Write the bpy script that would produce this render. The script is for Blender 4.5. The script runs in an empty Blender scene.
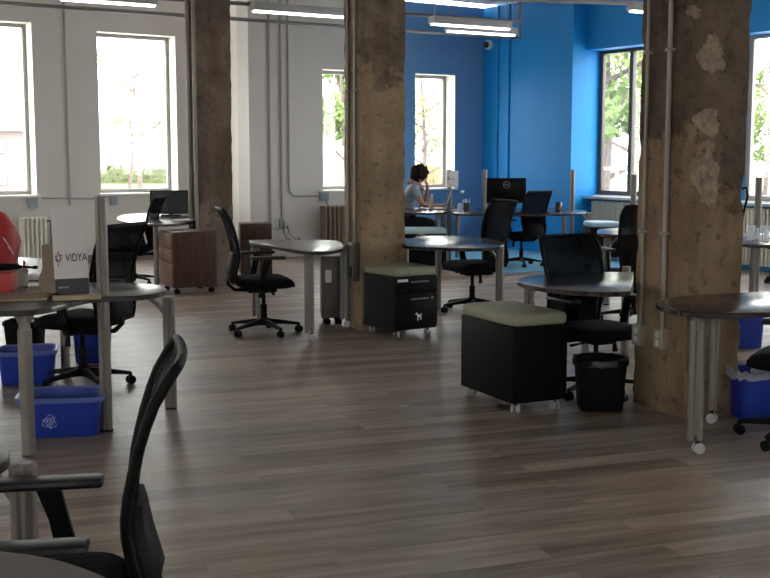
import bpy, bmesh, math, random
from mathutils import Vector, Matrix, noise

random.seed(7)
PI = math.pi
C = bpy.context.scene.collection
sc = bpy.context.scene

# ------------------------------------------------------------------ camera
W, Hh, F = 770, 578, 1157.0
CAM_H = 1.47
PITCH = math.atan(134 / F)
cam = bpy.data.cameras.new('camera')
cam.sensor_width = 36; cam.sensor_fit = 'HORIZONTAL'; cam.lens = 36 * F / W
cam.clip_start = 0.05; cam.clip_end = 400
camo = bpy.data.objects.new('camera', cam); C.objects.link(camo)
camo.location = (0, 0, CAM_H); camo.rotation_euler = (PI / 2 - PITCH, 0, 0)
sc.camera = camo

# ------------------------------------------------------------------ world, exposure
sc.view_settings.view_transform = 'Standard'
sc.view_settings.look = 'None'
sc.view_settings.gamma = 1
sc.view_settings.use_curve_mapping = False
sc.view_settings.exposure = 1.55
SKY = 3.4
wd = bpy.data.worlds.new('overcast_sky'); sc.world = wd; wd.use_nodes = True
bg = wd.node_tree.nodes['Background']
bg.inputs[0].default_value = (0.99, 0.985, 0.98, 1); bg.inputs[1].default_value = SKY
try:
    sc.cycles.use_denoising = True
    sc.cycles.max_bounces = 10
    sc.cycles.diffuse_bounces = 6
    sc.cycles.transparent_max_bounces = 16
    sc.cycles.sample_clamp_indirect = 6
except Exception:
    pass


# ------------------------------------------------------------------ rays through the picture -> world points
def ray(x, y):
    u = (x - W / 2) / F; v = (y - Hh / 2) / F
    return Vector((u, math.cos(PITCH) - v * math.sin(PITCH), -math.sin(PITCH) - v * math.cos(PITCH)))
def at(x, y, h=0.0):            # the point of height h seen at pixel x, y
    d = ray(x, y); t = (h - CAM_H) / d.z
    return Vector((d.x * t, d.y * t, h))
def on_line(x, P, D):           # parameter s along the ground line P + s D under pixel column x (taken at mid height)
    u = (x - W / 2) / F
    k = u / (math.cos(PITCH) - 0 * math.sin(PITCH))
    # X = k' Y where the column is nearly vertical in the world (at eye level)
    d = ray(x, 155); k = d.x / d.y
    return (k * P.y - P.x) / (D.x - k * D.y)
def on_wall(x, y, P, D):        # s, z of pixel x, y on the vertical plane through P along D
    d = ray(x, y); n = Vector((-D.y, D.x, 0)); t = n.dot(Vector((P.x, P.y, 0))) / n.dot(d)
    q = d * t
    return (q - Vector((P.x, P.y, 0))).dot(D), q.z + CAM_H
def rot2(a): return Vector((math.cos(a), math.sin(a), 0))
def deg(a): return a * PI / 180


# ------------------------------------------------------------------ materials
MAT = {}
def mat(name, col, rough=0.6, metal=0.0, spec=0.5, noise_amt=0.0, noise_scale=20.0, bump=0.0, emit=None, estr=0.0, alpha=None, coat=0.0, stretch=None):
    if name in MAT: return MAT[name]
    m = bpy.data.materials.new(name); m.use_nodes = True
    nt = m.node_tree; b = nt.nodes['Principled BSDF']
    b.inputs['Base Color'].default_value = (*col, 1)
    b.inputs['Roughness'].default_value = rough
    b.inputs['Metallic'].default_value = metal
    b.inputs['Specular IOR Level'].default_value = spec
    b.inputs['Coat Weight'].default_value = coat
    tc = nt.nodes.new('ShaderNodeTexCoord'); mp = nt.nodes.new('ShaderNodeMapping')
    nt.links.new(tc.outputs['Object'], mp.inputs[0])
    if stretch: mp.inputs['Scale'].default_value = stretch
    nz = nt.nodes.new('ShaderNodeTexNoise'); nz.inputs['Scale'].default_value = noise_scale
    nz.inputs['Detail'].default_value = 5
    nt.links.new(mp.outputs[0], nz.inputs['Vector'])
    if noise_amt:
        cr = nt.nodes.new('ShaderNodeValToRGB')
        a = 1 - noise_amt
        cr.color_ramp.elements[0].position = .3; cr.color_ramp.elements[1].position = .7
        cr.color_ramp.elements[0].color = (col[0]*a, col[1]*a, col[2]*a, 1)
        cr.color_ramp.elements[1].color = (min(1,col[0]*(1+noise_amt)), min(1,col[1]*(1+noise_amt)), min(1,col[2]*(1+noise_amt)), 1)
        nt.links.new(nz.outputs[0], cr.inputs[0]); nt.links.new(cr.outputs[0], b.inputs['Base Color'])
    if bump:
        bp = nt.nodes.new('ShaderNodeBump'); bp.inputs['Strength'].default_value = bump; bp.inputs['Distance'].default_value = .01
        nt.links.new(nz.outputs[0], bp.inputs['Height']); nt.links.new(bp.outputs[0], b.inputs['Normal'])
    if emit:
        b.inputs['Emission Color'].default_value = (*emit, 1); b.inputs['Emission Strength'].default_value = estr
    if alpha is not None: b.inputs['Alpha'].default_value = alpha
    MAT[name] = m
    return m

def glass_mat():
    m = bpy.data.materials.new('window_glass'); m.use_nodes = True; nt = m.node_tree
    nt.nodes.clear()
    o = nt.nodes.new('ShaderNodeOutputMaterial'); mx = nt.nodes.new('ShaderNodeMixShader')
    t = nt.nodes.new('ShaderNodeBsdfTransparent'); g = nt.nodes.new('ShaderNodeBsdfGlossy')
    mx.inputs[0].default_value = .05
    t.inputs[0].default_value = (.96, .98, .97, 1); g.inputs['Roughness'].default_value = .02
    nt.links.new(t.outputs[0], mx.inputs[1]); nt.links.new(g.outputs[0], mx.inputs[2])
    nt.links.new(mx.outputs[0], o.inputs[0])
    MAT['window_glass'] = m
    return m
glass = glass_mat()

def mesh_fabric():
    m = bpy.data.materials.new('black_mesh_fabric'); m.use_nodes = True; nt = m.node_tree
    b = nt.nodes['Principled BSDF']; o = nt.nodes['Material Output']
    b.inputs['Base Color'].default_value = (.006, .005, .0045, 1); b.inputs['Roughness'].default_value = .8; b.inputs['Specular IOR Level'].default_value = .05
    t = nt.nodes.new('ShaderNodeBsdfTransparent'); mx = nt.nodes.new('ShaderNodeMixShader')
    mx.inputs[0].default_value = .84
    nt.links.new(t.outputs[0], mx.inputs[1]); nt.links.new(b.outputs[0], mx.inputs[2]); nt.links.new(mx.outputs[0], o.inputs[0])
    return m
M_MESH = mesh_fabric()

def floor_mat():
    m = bpy.data.materials.new('grey_vinyl_planks'); m.use_nodes = True; nt = m.node_tree; L = nt.links
    b = nt.nodes['Principled BSDF']
    N = nt.nodes.new
    tc = N('ShaderNodeTexCoord'); mp = N('ShaderNodeMapping'); mp.inputs['Rotation'].default_value = (0, 0, -PLANK)
    L.new(tc.outputs['Object'], mp.inputs[0])
    br = N('ShaderNodeTexBrick'); L.new(mp.outputs[0], br.inputs['Vector'])
    br.inputs['Scale'].default_value = 1.0; br.inputs['Brick Width'].default_value = 1.22; br.inputs['Row Height'].default_value = .152
    br.inputs['Mortar Size'].default_value = .0012; br.inputs['Mortar Smooth'].default_value = .2
    br.offset = .37; br.offset_frequency = 2
    br.inputs['Color1'].default_value = (0, 0, 0, 1); br.inputs['Color2'].default_value = (1, 1, 1, 1); br.inputs['Mortar'].default_value = (.5, .5, .5, 1)
    sp = N('ShaderNodeMapping'); sp.inputs['Scale'].default_value = (1.8, 17, 1); L.new(mp.outputs[0], sp.inputs[0])
    n1 = N('ShaderNodeTexNoise'); n1.inputs['Scale'].default_value = 1.0; n1.inputs['Detail'].default_value = 8; n1.inputs['Roughness'].default_value = .65
    n1.noise_dimensions = '4D'
    L.new(sp.outputs[0], n1.inputs['Vector']); 
    ml = N('ShaderNodeMath'); ml.operation = 'MULTIPLY'; ml.inputs[1].default_value = 9.0
    L.new(br.outputs['Color'], ml.inputs[0]); L.new(ml.outputs[0], n1.inputs['W'])
    mix = N('ShaderNodeMath'); mix.operation = 'MULTIPLY_ADD'; mix.inputs[1].default_value = .26; 
    L.new(br.outputs['Color'], mix.inputs[0]); 
    sc2 = N('ShaderNodeMath'); sc2.operation = 'MULTIPLY'; sc2.inputs[1].default_value = 1.0
    L.new(n1.outputs[0], sc2.inputs[0]); L.new(sc2.outputs[0], mix.inputs[2])
    cr = N('ShaderNodeValToRGB'); e = cr.color_ramp.elements
    e[0].position = .36; e[0].color = (*FLOOR_D, 1)
    e[1].position = .86; e[1].color = (*FLOOR_L, 1)
    k = e.new(.56); k.color = (*FLOOR_M, 1)
    L.new(mix.outputs[0], cr.inputs[0])
    # warm / cool drift from plank to plank
    n2 = N('ShaderNodeTexNoise'); n2.inputs['Scale'].default_value = .9; L.new(mp.outputs[0], n2.inputs['Vector'])
    mc = N('ShaderNodeMixRGB'); mc.blend_type = 'MULTIPLY'; mc.inputs[0].default_value = .8
    wc = N('ShaderNodeValToRGB'); wc.color_ramp.elements[0].color = (1.0, .90, .80, 1); wc.color_ramp.elements[1].color = (.92, .93, .95, 1)
    wc.color_ramp.elements[0].position = .4; wc.color_ramp.elements[1].position = .6
    L.new(n2.outputs[0], wc.inputs[0]); L.new(cr.outputs[0], mc.inputs[1]); L.new(wc.outputs[0], mc.inputs[2])
    mm = N('ShaderNodeMixRGB'); mm.inputs[2].default_value = (.03, .027, .025, 1)
    mf = N('ShaderNodeMath'); mf.operation = 'MULTIPLY'; mf.inputs[1].default_value = .8
    L.new(br.outputs['Fac'], mf.inputs[0]); L.new(mf.outputs[0], mm.inputs[0]); L.new(mc.outputs[0], mm.inputs[1])
    L.new(mm.outputs[0], b.inputs['Base Color'])
    rr = N('ShaderNodeMapRange'); rr.inputs['To Min'].default_value = .34; rr.inputs['To Max'].default_value = .50
    L.new(n1.outputs[0], rr.inputs['Value']); L.new(rr.outputs[0], b.inputs['Roughness'])
    b.inputs['Specular IOR Level'].default_value = .42
    bp = N('ShaderNodeBump'); bp.inputs['Strength'].default_value = .25; bp.inputs['Distance'].default_value = .003
    L.new(n1.outputs[0], bp.inputs['Height']); L.new(bp.outputs[0], b.inputs['Normal'])
    return m
PLANK = deg(20)
FLOOR_D = (.080, .061, .049); FLOOR_M = (.205, .162, .130); FLOOR_L = (.42, .345, .29)

def concrete_mat(name, dark, mid, light, patch, line=None, seed=0.0):
    """Old bare concrete: dark cement wash above, paler scraped areas below `line`, chipped pale patches."""
    m = bpy.data.materials.new(name); m.use_nodes = True; nt = m.node_tree; L = nt.links; N = nt.nodes.new
    b = nt.nodes['Principled BSDF']; b.inputs['Roughness'].default_value = .92; b.inputs['Specular IOR Level'].default_value = .15
    tc = N('ShaderNodeTexCoord'); mp = N('ShaderNodeMapping'); mp.inputs['Location'].default_value = (seed, seed, 0)
    L.new(tc.outputs['Object'], mp.inputs[0])
    n1 = N('ShaderNodeTexNoise'); n1.inputs['Scale'].default_value = 4.0; n1.inputs['Detail'].default_value = 10; n1.inputs['Roughness'].default_value = .68
    L.new(mp.outputs[0], n1.inputs['Vector'])
    cr = N('ShaderNodeValToRGB'); e = cr.color_ramp.elements
    e[0].position = .33; e[0].color = (*dark, 1); e[1].position = .70; e[1].color = (*light, 1)
    k = e.new(.5); k.color = (*mid, 1)
    L.new(n1.outputs[0], cr.inputs[0])
    col = cr.outputs[0]
    sx = N('ShaderNodeSeparateXYZ'); L.new(tc.outputs['Object'], sx.inputs[0])
    n3 = N('ShaderNodeTexNoise'); n3.inputs['Scale'].default_value = 1.5; n3.inputs['Detail'].default_value = 10; n3.inputs['Roughness'].default_value = .6
    L.new(mp.outputs[0], n3.inputs['Vector'])
    if line is not None:
        a = N('ShaderNodeMath'); a.operation = 'MULTIPLY_ADD'; a.inputs[1].default_value = -.9; a.inputs[2].default_value = line * .9 - .5 * 3.2 + .5
        L.new(sx.outputs['Z'], a.inputs[0])
        a2 = N('ShaderNodeMath'); a2.operation = 'MULTIPLY_ADD'; a2.inputs[1].default_value = 3.2
        L.new(n3.outputs[0], a2.inputs[0]); L.new(a.outputs[0], a2.inputs[2])
        r = N('ShaderNodeValToRGB'); r.color_ramp.elements[0].position = .46; r.color_ramp.elements[1].position = .54
        L.new(a2.outputs[0], r.inputs[0])
        cr2 = N('ShaderNodeValToRGB'); e2 = cr2.color_ramp.elements
        e2[0].position = .3; e2[0].color = (*[c * .8 for c in patch], 1); e2[1].position = .7; e2[1].color = (*[c * 1.12 for c in patch], 1)
        L.new(n1.outputs[0], cr2.inputs[0])
        mx = N('ShaderNodeMixRGB'); L.new(r.outputs[0], mx.inputs[0]); L.new(col, mx.inputs[1]); L.new(cr2.outputs[0], mx.inputs[2])
        col = mx.outputs[0]
    # pits and speckle
    vz = N('ShaderNodeTexNoise'); vz.inputs['Scale'].default_value = 17; vz.inputs['Detail'].default_value = 6; vz.inputs['Roughness'].default_value = .7
    L.new(mp.outputs[0], vz.inputs['Vector'])
    sr = N('ShaderNodeValToRGB'); sr.color_ramp.elements[0].position = .33; sr.color_ramp.elements[0].color = (.45, .42, .40, 1)
    sr.color_ramp.elements[1].position = .45; sr.color_ramp.elements[1].color = (1, 1, 1, 1)
    L.new(vz.outputs[0], sr.inputs[0])
    mu = N('ShaderNodeMixRGB'); mu.blend_type = 'MULTIPLY'; mu.inputs[0].default_value = .8
    L.new(col, mu.inputs[1]); L.new(sr.outputs[0], mu.inputs[2])
    # vertical board marks
    mp2 = N('ShaderNodeMapping'); mp2.inputs['Scale'].default_value = (3.2, 3.2, 1.1); L.new(tc.outputs['Object'], mp2.inputs[0])
    n4 = N('ShaderNodeTexNoise'); n4.inputs['Scale'].default_value = 1.2; n4.inputs['Detail'].default_value = 9; L.new(mp2.outputs[0], n4.inputs['Vector'])
    s4 = N('ShaderNodeValToRGB'); s4.color_ramp.elements[0].position = .36; s4.color_ramp.elements[0].color = (.50, .46, .42, 1); s4.color_ramp.elements[1].position = .58; s4.color_ramp.elements[1].color = (1, 1, 1, 1)
    L.new(n4.outputs[0], s4.inputs[0])
    mv = N('ShaderNodeMixRGB'); mv.blend_type = 'MULTIPLY'; mv.inputs[0].default_value = .7
    L.new(mu.outputs[0], mv.inputs[1]); L.new(s4.outputs[0], mv.inputs[2])
    L.new(mv.outputs[0], b.inputs['Base Color'])
    bp = N('ShaderNodeBump'); bp.inputs['Strength'].default_value = .6; bp.inputs['Distance'].default_value = .02
    ad = N('ShaderNodeMath'); ad.operation = 'ADD'; L.new(n1.outputs[0], ad.inputs[0]); L.new(vz.outputs[0], ad.inputs[1])
    L.new(ad.outputs[0], bp.inputs['Height']); L.new(bp.outputs[0], b.inputs['Normal'])
    return m

M_FLOOR = floor_mat()
M_WALL = mat('white_painted_wall', (.60, .565, .54), .75, noise_amt=.02, noise_scale=2, bump=.05)
M_REVEAL = mat('cream_reveal', (.82, .79, .73), .7, noise_amt=.02)
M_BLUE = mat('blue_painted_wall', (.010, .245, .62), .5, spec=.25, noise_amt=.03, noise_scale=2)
M_CEIL = mat('white_ceiling_deck', (.66, .66, .65), .5)
M_BASE = mat('grey_brown_baseboard', (.16, .14, .13), .6)
M_CARPET = mat('blue_carpet', (.10, .30, .46), .95, noise_amt=.15, noise_scale=90, bump=.2)
M_BLACK = mat('black_plastic', (.004, .004, .0043), .55, spec=.10, noise_amt=.05)
M_SEAT = mat('black_fabric', (.006, .006, .007), .9, spec=.1, noise_amt=.2, noise_scale=150, bump=.2)
M_SILVER = mat('satin_silver', (.20, .178, .155), .45, metal=.5, noise_amt=.03)
M_SILVERP = mat('silver_paint', (.22, .198, .175), .5, noise_amt=.03)
M_GREYP = mat('dark_aluminium', (.22, .21, .20), .4, metal=.5)
M_WHEEL = mat('grey_wheel', (.42, .41, .40), .4)
M_TOP = mat('dark_walnut_top', (.022, .014, .012), .2, spec=.5, noise_amt=.25, noise_scale=6, stretch=(1, 9, 1))
M_TOPL = mat('grey_laminate_top', (.042, .033, .028), .27, spec=.5, noise_amt=.06, noise_scale=6)
M_EDGE = mat('dark_edge_band', (.02, .016, .015), .4)
M_ESP = mat('espresso_laminate', (.007, .005, .0048), .55, spec=.08, noise_amt=.25, noise_scale=5, stretch=(8, 8, .6))
M_ESPS = mat('charcoal_side_panel', (.020, .018, .019), .6, spec=.08, noise_amt=.1, noise_scale=5)
M_WAL = mat('walnut_laminate', (.070, .040, .033), .42, spec=.15, noise_amt=.3, noise_scale=5, stretch=(8, 8, .6))
M_WALF = mat('walnut_drawer_front', (.16, .088, .060), .42, spec=.15, noise_amt=.2, noise_scale=5, stretch=(8, 8, .6))
M_GREEN = mat('sage_cushion_fabric', (.29, .29, .215), .9, noise_amt=.06, noise_scale=60, bump=.15)
M_LBLUE = mat('pale_blue_cushion_fabric', (.42, .54, .60), .85, noise_amt=.05, noise_scale=60)
M_BIN = mat('blue_bin_plastic', (.012, .035, .30), .35, noise_amt=.03)
M_BINRIM = mat('blue_bin_rim', (.10, .14, .40), .35)
M_WHITE = mat('white_paper', (.72, .72, .72), .7)
M_SIGN = mat('sign_card', (.58, .535, .53), .6)
M_SIGND = mat('sign_dark_band', (.03, .025, .035), .6)
M_INK = mat('dark_ink', (.03, .02, .035), .6)
M_PURP = mat('violet_ink', (.10, .03, .12), .6)
M_TAN = mat('kraft_card', (.20, .145, .10), .75, noise_amt=.08, noise_scale=12)
M_WOOD = mat('tan_cover', (.36, .27, .18), .6, noise_amt=.1, noise_scale=10)
M_RED = mat('red_nylon', (.36, .018, .018), .55, noise_amt=.12, noise_scale=8, bump=.6)
M_RAD = mat('cream_radiator_enamel', (.72, .69, .60), .4, noise_amt=.03)
M_RADT = mat('tan_radiator_enamel', (.20, .15, .10), .5, noise_amt=.1)
M_COND = mat('painted_grey_conduit', (.34, .325, .32), .4)
M_CONDT = mat('dusty_steel_conduit', (.26, .225, .19), .45)
M_CONDD = mat('dull_steel_conduit', (.13, .12, .12), .4)
M_BOXG = mat('galvanised_box', (.27, .31, .35), .45)
M_BOXT = mat('beige_outlet_box', (.28, .245, .20), .5)
M_OUTW = mat('white_outlet', (.50, .48, .44), .4)
M_FRAME = mat('dark_window_frame', (.075, .06, .055), .45)
M_FRAMES = mat('grey_window_frame', (.30, .29, .28), .4)
M_LAMP = mat('lamp_housing', (.36, .36, .36), .4)
M_TUBE = mat('lamp_diffuser', (.9, .9, .9), .4, emit=(1.0, .97, .92), estr=2.8)
M_SKIN = mat('skin', (.36, .18, .11), .55)
M_HAIR = mat('dark_hair', (.014, .007, .005), .8, spec=.1, noise_amt=.5, noise_scale=60, bump=.8)
M_SHIRT = mat('grey_blue_shirt', (.20, .25, .30), .85, noise_amt=.1)
M_TROU = mat('black_trousers', (.012, .012, .015), .85)
M_SCARF = mat('patterned_scarf', (.22, .15, .14), .9, noise_amt=.7, noise_scale=35)
M_SCREEN = mat('black_screen', (.012, .013, .016), .18)
M_MARK = mat('white_marking', (.45, .5, .75), .5)
M_LEAF = mat('fresh_leaves', (.11, .16, .035), .7, noise_amt=.3)
M_LEAF2 = mat('pale_leaves', (.20, .20, .07), .7, noise_amt=.3)
M_HEDGE = mat('hedge_leaves', (.13, .14, .075), .8, noise_amt=.4)
M_BARK = mat('tree_bark', (.13, .10, .085), .9, noise_amt=.3)
M_GRASS = mat('lawn', (.17, .25, .07), .9, noise_amt=.2, noise_scale=3)
M_PAVE = mat('pale_pavement', (.55, .54, .52), .8, noise_amt=.05, noise_scale=2)
M_BRICK = mat('pale_render', (.48, .46, .46), .8, noise_amt=.05)
M_BRICK2 = mat('dusty_brick', (.20, .165, .16), .8, noise_amt=.2)
M_DWIN = mat('far_window', (.16, .17, .19), .3)


# ------------------------------------------------------------------ mesh building
class MB:
    def __init__(s): s.bm = bmesh.new(); s.mi = 0
    def _mark(s, faces):
        for f in faces: f.material_index = s.mi; f.smooth = True
    def box(s, c, d, rz=0.0, bev=0.0, R=None):
        r = bmesh.ops.create_cube(s.bm, size=1)
        vs = r['verts']
        M = Matrix.Translation(c) @ (R if R is not None else Matrix.Rotation(rz, 4, 'Z')) @ Matrix.Diagonal((*d, 1))
        bmesh.ops.transform(s.bm, matrix=M, verts=vs)
        fs = {f for v in vs for f in v.link_faces}
        if bev:
            es = {e for v in vs for e in v.link_edges}
            r = bmesh.ops.bevel(s.bm, geom=list(es), offset=bev, segments=2, affect='EDGES', profile=.5)
            fs = {f for f in s.bm.faces if f.is_valid and (f in fs or f in r['faces'])}
        s._mark([f for f in fs if f.is_valid])
        return s
    def ring_loft(s, rings, cap0=True, cap1=True, closed=True):
        vr = [[s.bm.verts.new(p) for p in r] for r in rings]
        fs = []
        n = len(vr[0])
        for a, b in zip(vr, vr[1:]):
            for i in range(n if closed else n - 1):
                j = (i + 1) % n
                try: fs.append(s.bm.faces.new((a[i], a[j], b[j], b[i])))
                except ValueError: pass
        if closed and cap0: fs.append(s.bm.faces.new(list(reversed(vr[0]))))
        if closed and cap1: fs.append(s.bm.faces.new(vr[-1]))
        s._mark(fs)
        return s
    def tube(s, pts, r, n=10, flat=1.0):
        pts = [Vector(p) for p in pts]; rings = []
        rr = r if isinstance(r, (list, tuple)) else [r] * len(pts)
        up = None
        for i, p in enumerate(pts):
            if i == 0: t = pts[1] - p
            elif i == len(pts) - 1: t = p - pts[i - 1]
            else: t = (pts[i + 1] - p).normalized() + (p - pts[i - 1]).normalized()
            t.normalize()
            if up is None:
                ref = Vector((0, 0, 1)) if abs(t.z) < .9 else Vector((1, 0, 0))
                a = t.cross(ref).normalized()
            else:
                a = (up - t * up.dot(t)).normalized()
            up = a
            b = t.cross(a).normalized()
            rings.append([p + a * math.cos(2 * PI * k / n) * rr[i] + b * math.sin(2 * PI * k / n) * rr[i] * flat for k in range(n)])
        return s.ring_loft(rings)
    def cyl(s, c, r, h, n=20, axis='Z', r2=None):
        c = Vector(c); A = {'X': Vector((1, 0, 0)), 'Y': Vector((0, 1, 0)), 'Z': Vector((0, 0, 1))}[axis]
        U = Vector((0, 1, 0)) if axis == 'X' else Vector((1, 0, 0)); V = A.cross(U)
        r2 = r if r2 is None else r2
        rings = [[c + A * (q * h / 2) + (U * math.cos(2 * PI * k / n) + V * math.sin(2 * PI * k / n)) * R for k in range(n)] for q, R in ((-1, r), (1, r2))]
        return s.ring_loft(rings)
    def lathe(s, prof, c=(0, 0, 0), n=20):
        c = Vector(c)
        return s.ring_loft([[c + Vector((r * math.cos(2 * PI * k / n), r * math.sin(2 * PI * k / n), z)) for k in range(n)] for r, z in prof])
    def prism(s, poly, z0, z1):
        a = sum(poly[i][0] * poly[(i + 1) % len(poly)][1] - poly[(i + 1) % len(poly)][0] * poly[i][1] for i in range(len(poly)))
        if a < 0: poly = list(reversed(poly))
        return s.ring_loft([[(p[0], p[1], z0) for p in poly], [(p[0], p[1], z1) for p in poly]])
    def quad(s, *p):
        vs = [s.bm.verts.new(q) for q in p]; s._mark([s.bm.faces.new(vs)]); return s
    def sphere(s, c, r, sub=2, sc=(1, 1, 1), jit=0.0):
        g = bmesh.ops.create_icosphere(s.bm, subdivisions=sub, radius=r)
        for v in g['verts']:
            k = 1 + jit * noise.noise(v.co * (3 / max(r, .01)) + Vector(c) * 7)
            v.co = Vector((v.co.x * sc[0] * k + c[0], v.co.y * sc[1] * k + c[1], v.co.z * sc[2] * k + c[2]))
        s._mark({f for v in g['verts'] for f in v.link_faces}); return s
    def build(s, name, m, parent=None, sharp=35, loc=None):
        bmesh.ops.recalc_face_normals(s.bm, faces=s.bm.faces)
        me = bpy.data.meshes.new(name); s.bm.to_mesh(me); s.bm.free()
        for mm in (m if isinstance(m, (list, tuple)) else [m]): me.materials.append(mm)
        try: me.set_sharp_from_angle(angle=deg(sharp))
        except Exception: pass
        o = bpy.data.objects.new(name, me); C.objects.link(o)
        if parent: o.parent = parent
        if loc is not None: o.location = loc
        return o

def tag(o, label=None, cat=None, group=None, kind=None):
    if label: o['label'] = label
    if cat: o['category'] = cat
    if group: o['group'] = group
    if kind: o['kind'] = kind
    return o
def empty(name, loc=(0, 0, 0), rz=0.0, label=None, cat=None, group=None):
    o = bpy.data.objects.new(name, None); C.objects.link(o); o.empty_display_size = .1
    o.location = loc; o.rotation_euler = (0, 0, rz)
    return tag(o, label, cat, group)
def structure(name, mb, m): return tag(mb.build(name, m), kind='structure')
def copy_tree(o, parent=None):
    c = o.copy(); C.objects.link(c)
    if parent: c.parent = parent
    for ch in list(o.children): copy_tree(ch, c)
    return c
def place(o, loc, rz, label, group=None, scale=None):
    o.location = loc; o.rotation_euler = (0, 0, rz); o['label'] = label
    if group: o['group'] = group
    if scale: o.scale = (scale,) * 3 if not isinstance(scale, tuple) else scale
    return o
def facing(dx, dy): return math.atan2(dy, dx) - PI / 2     # z rotation that turns local +Y towards (dx, dy)

# ------------------------------------------------------------------ room
CEIL = 3.78
TH_A, TH_B = deg(36), deg(34)
DA, DB = rot2(TH_A), rot2(TH_B)
PA = at(92, 262); PB = at(290, 257)
LDIR = Vector((-math.sin(TH_B), math.cos(TH_B), 0))
sB0 = on_line(249.5, PB, DB); B0 = PB + DB * sB0
sC = on_line(482, PB, DB); CC = PB + DB * sC
# jog face from B0 deeper to wall A
def isect(P, D, Q, E):
    n = Vector((-E.y, E.x, 0)); return (n.dot(Q) - n.dot(P)) / n.dot(D)
J = B0 + LDIR * isect(B0, LDIR, PA, DA)
A_END = (J - PA).dot(DA); A_START = -9.5
PD = Vector((math.sin(TH_B), -math.cos(TH_B), 0)); PN = Vector((math.cos(TH_B), math.sin(TH_B), 0))
PIER = on_line(571, CC, PD); PE = CC + PD * PIER
hoff = on_line(584, PE, PN); woff = on_line(597, PE, PN)
WP = PE + PN * woff            # window-wall line origin (inner face)
HP = PE + PN * hoff            # header line origin
WLEN = 19.0
WE = WP + PD * WLEN
AL = PA + DA * A_START

def wall_with_openings(name, P, D, s0, s1, ops, m, z1=CEIL, th=.34, out=1, mrev=None, z0=0.0):
    """Wall from s0 to s1, thickness th away from the room; ops = [(a, b, sill, head)]."""
    n = Vector((-D.y, D.x, 0)) * out
    mb = MB()
    cuts = sorted({s0, s1, *[q for o in ops for q in o[:2]]})
    def slab(a, b, za, zb):
        pts = [P + D * a, P + D * b, P + D * b + n * th, P + D * a + n * th]
        mb.prism([(p.x, p.y) for p in pts], za, zb)
    for a, b in zip(cuts, cuts[1:]):
        o = [q for q in ops if q[0] <= a + 1e-6 and q[1] >= b - 1e-6]
        if o:
            slab(a, b, z0, o[0][2]); slab(a, b, o[0][3], z1)
        else: slab(a, b, z0, z1)
    bmesh.ops.remove_doubles(mb.bm, verts=mb.bm.verts, dist=1e-4)
    return structure(name, mb, m)

def window(name, P, D, a, b, z0, z1, out, depth, mull=(), m=None, fw=.055, sillm=None, rails=(), lining=False):
    """Frame, glass and sill set `depth` behind the wall face."""
    n = Vector((-D.y, D.x, 0)) * out
    root = empty(name, P + D * a + Vector((0, 0, z0)), 0); root['kind'] = 'structure'
    O = Vector(root.location); rz = math.atan2(D.y, D.x)
    f = MB()
    def bar(sa, sb, za, zb, dd=.06):
        c = P + D * ((sa + sb) / 2) + n * depth - O; c.z = (za + zb) / 2 - O.z
        f.box(c, (abs(sb - sa), dd, abs(zb - za)), rz=rz, bev=.004)
    bar(a, b, z0, z0 + fw); bar(a, b, z1 - fw, z1); bar(a, a + fw, z0 + fw, z1 - fw); bar(b - fw, b, z0 + fw, z1 - fw)
    for q in mull: bar(q - fw / 2, q + fw / 2, z0 + fw, z1 - fw, .07)
    for q in rails: bar(a + fw, b - fw, q - .02, q + .02, .04)
    f.build('window_frame', m or M_FRAME, root)
    if lining:
        lb = MB()
        for (sa, sb, za, zb) in ((a, a + .006, z0, z1), (b - .006, b, z0, z1), (a, b, z1 - .006, z1)):
            c = P + D * ((sa + sb) / 2) + n * (depth / 2 - .017) - O; c.z = (za + zb) / 2 - O.z
            lb.box(c, (sb - sa, depth - .034, zb - za), rz=rz)
        lb.build('reveal', M_REVEAL, root)
    g = MB(); c = P + D * ((a + b) / 2) + n * (depth) - O; c.z = (z0 + z1) / 2 - O.z
    g.box(c, (b - a - .02, .008, z1 - z0 - .02), rz=rz)
    g.build('window_pane', glass, root)
    s = MB(); c = P + D * ((a + b) / 2) + n * (depth / 2 - .045) - O; c.z = -.012
    s.box(c, (b - a + .06, depth + .03, .03), rz=rz, bev=.004)
    s.build('window_sill', sillm or M_REVEAL, root)
    return root

# openings in wall A (measured on the wall plane)
def op(P, D, xl, xr, yt, yb):
    sa = on_wall(xl, (yt[0] + yb) / 2, P, D)[0]; sb = on_wall(xr, (yt[1] + yb) / 2, P, D)[0]
    t = (on_wall(xl, yt[0], P, D)[1] + on_wall(xr, yt[1], P, D)[1]) / 2
    s = (on_wall(xl, yb, P, D)[1] + on_wall(xr, yb, P, D)[1]) / 2
    return [sa, sb, s, t]
oA2 = op(PA, DA, 98.5, 177, (30, 37), 193)
oA1 = op(PA, DA, -46, 34.5, (16, 23.5), 196)
wA = oA1[1] - oA1[0]
print('A1', oA1, 'A2', oA2)
sill_A = (oA1[2] + oA2[2]) / 2; top_A = (oA1[3] + oA2[3]) / 2
oA1[2] = oA2[2] = sill_A
oA0 = [oA1[0] - 2.6, oA1[0] - 1.3, sill_A, top_A]
oB1 = op(PB, DB, 322.5, 360, (67, 69), 190)
oB2 = op(PB, DB, 415, 455, (74.5, 76.5), 188.5)
print('B1', oB1, 'B2', oB2)
sB = (oB1[2] + oB2[2]) / 2; oB1[2] = oB2[2] = sB
tB = (oB1[3] + oB2[3]) / 2; oB1[3] = oB2[3] = tB
wall_with_openings('wall_left', PA, DA, A_START, A_END + .3, [oA0, oA1, oA2], M_WALL, out=1)
sP = on_line(378, PB, DB)
wall_with_openings('wall_back', PB, DB, sB0, sP, [oB1], M_WALL, out=1)
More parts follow.
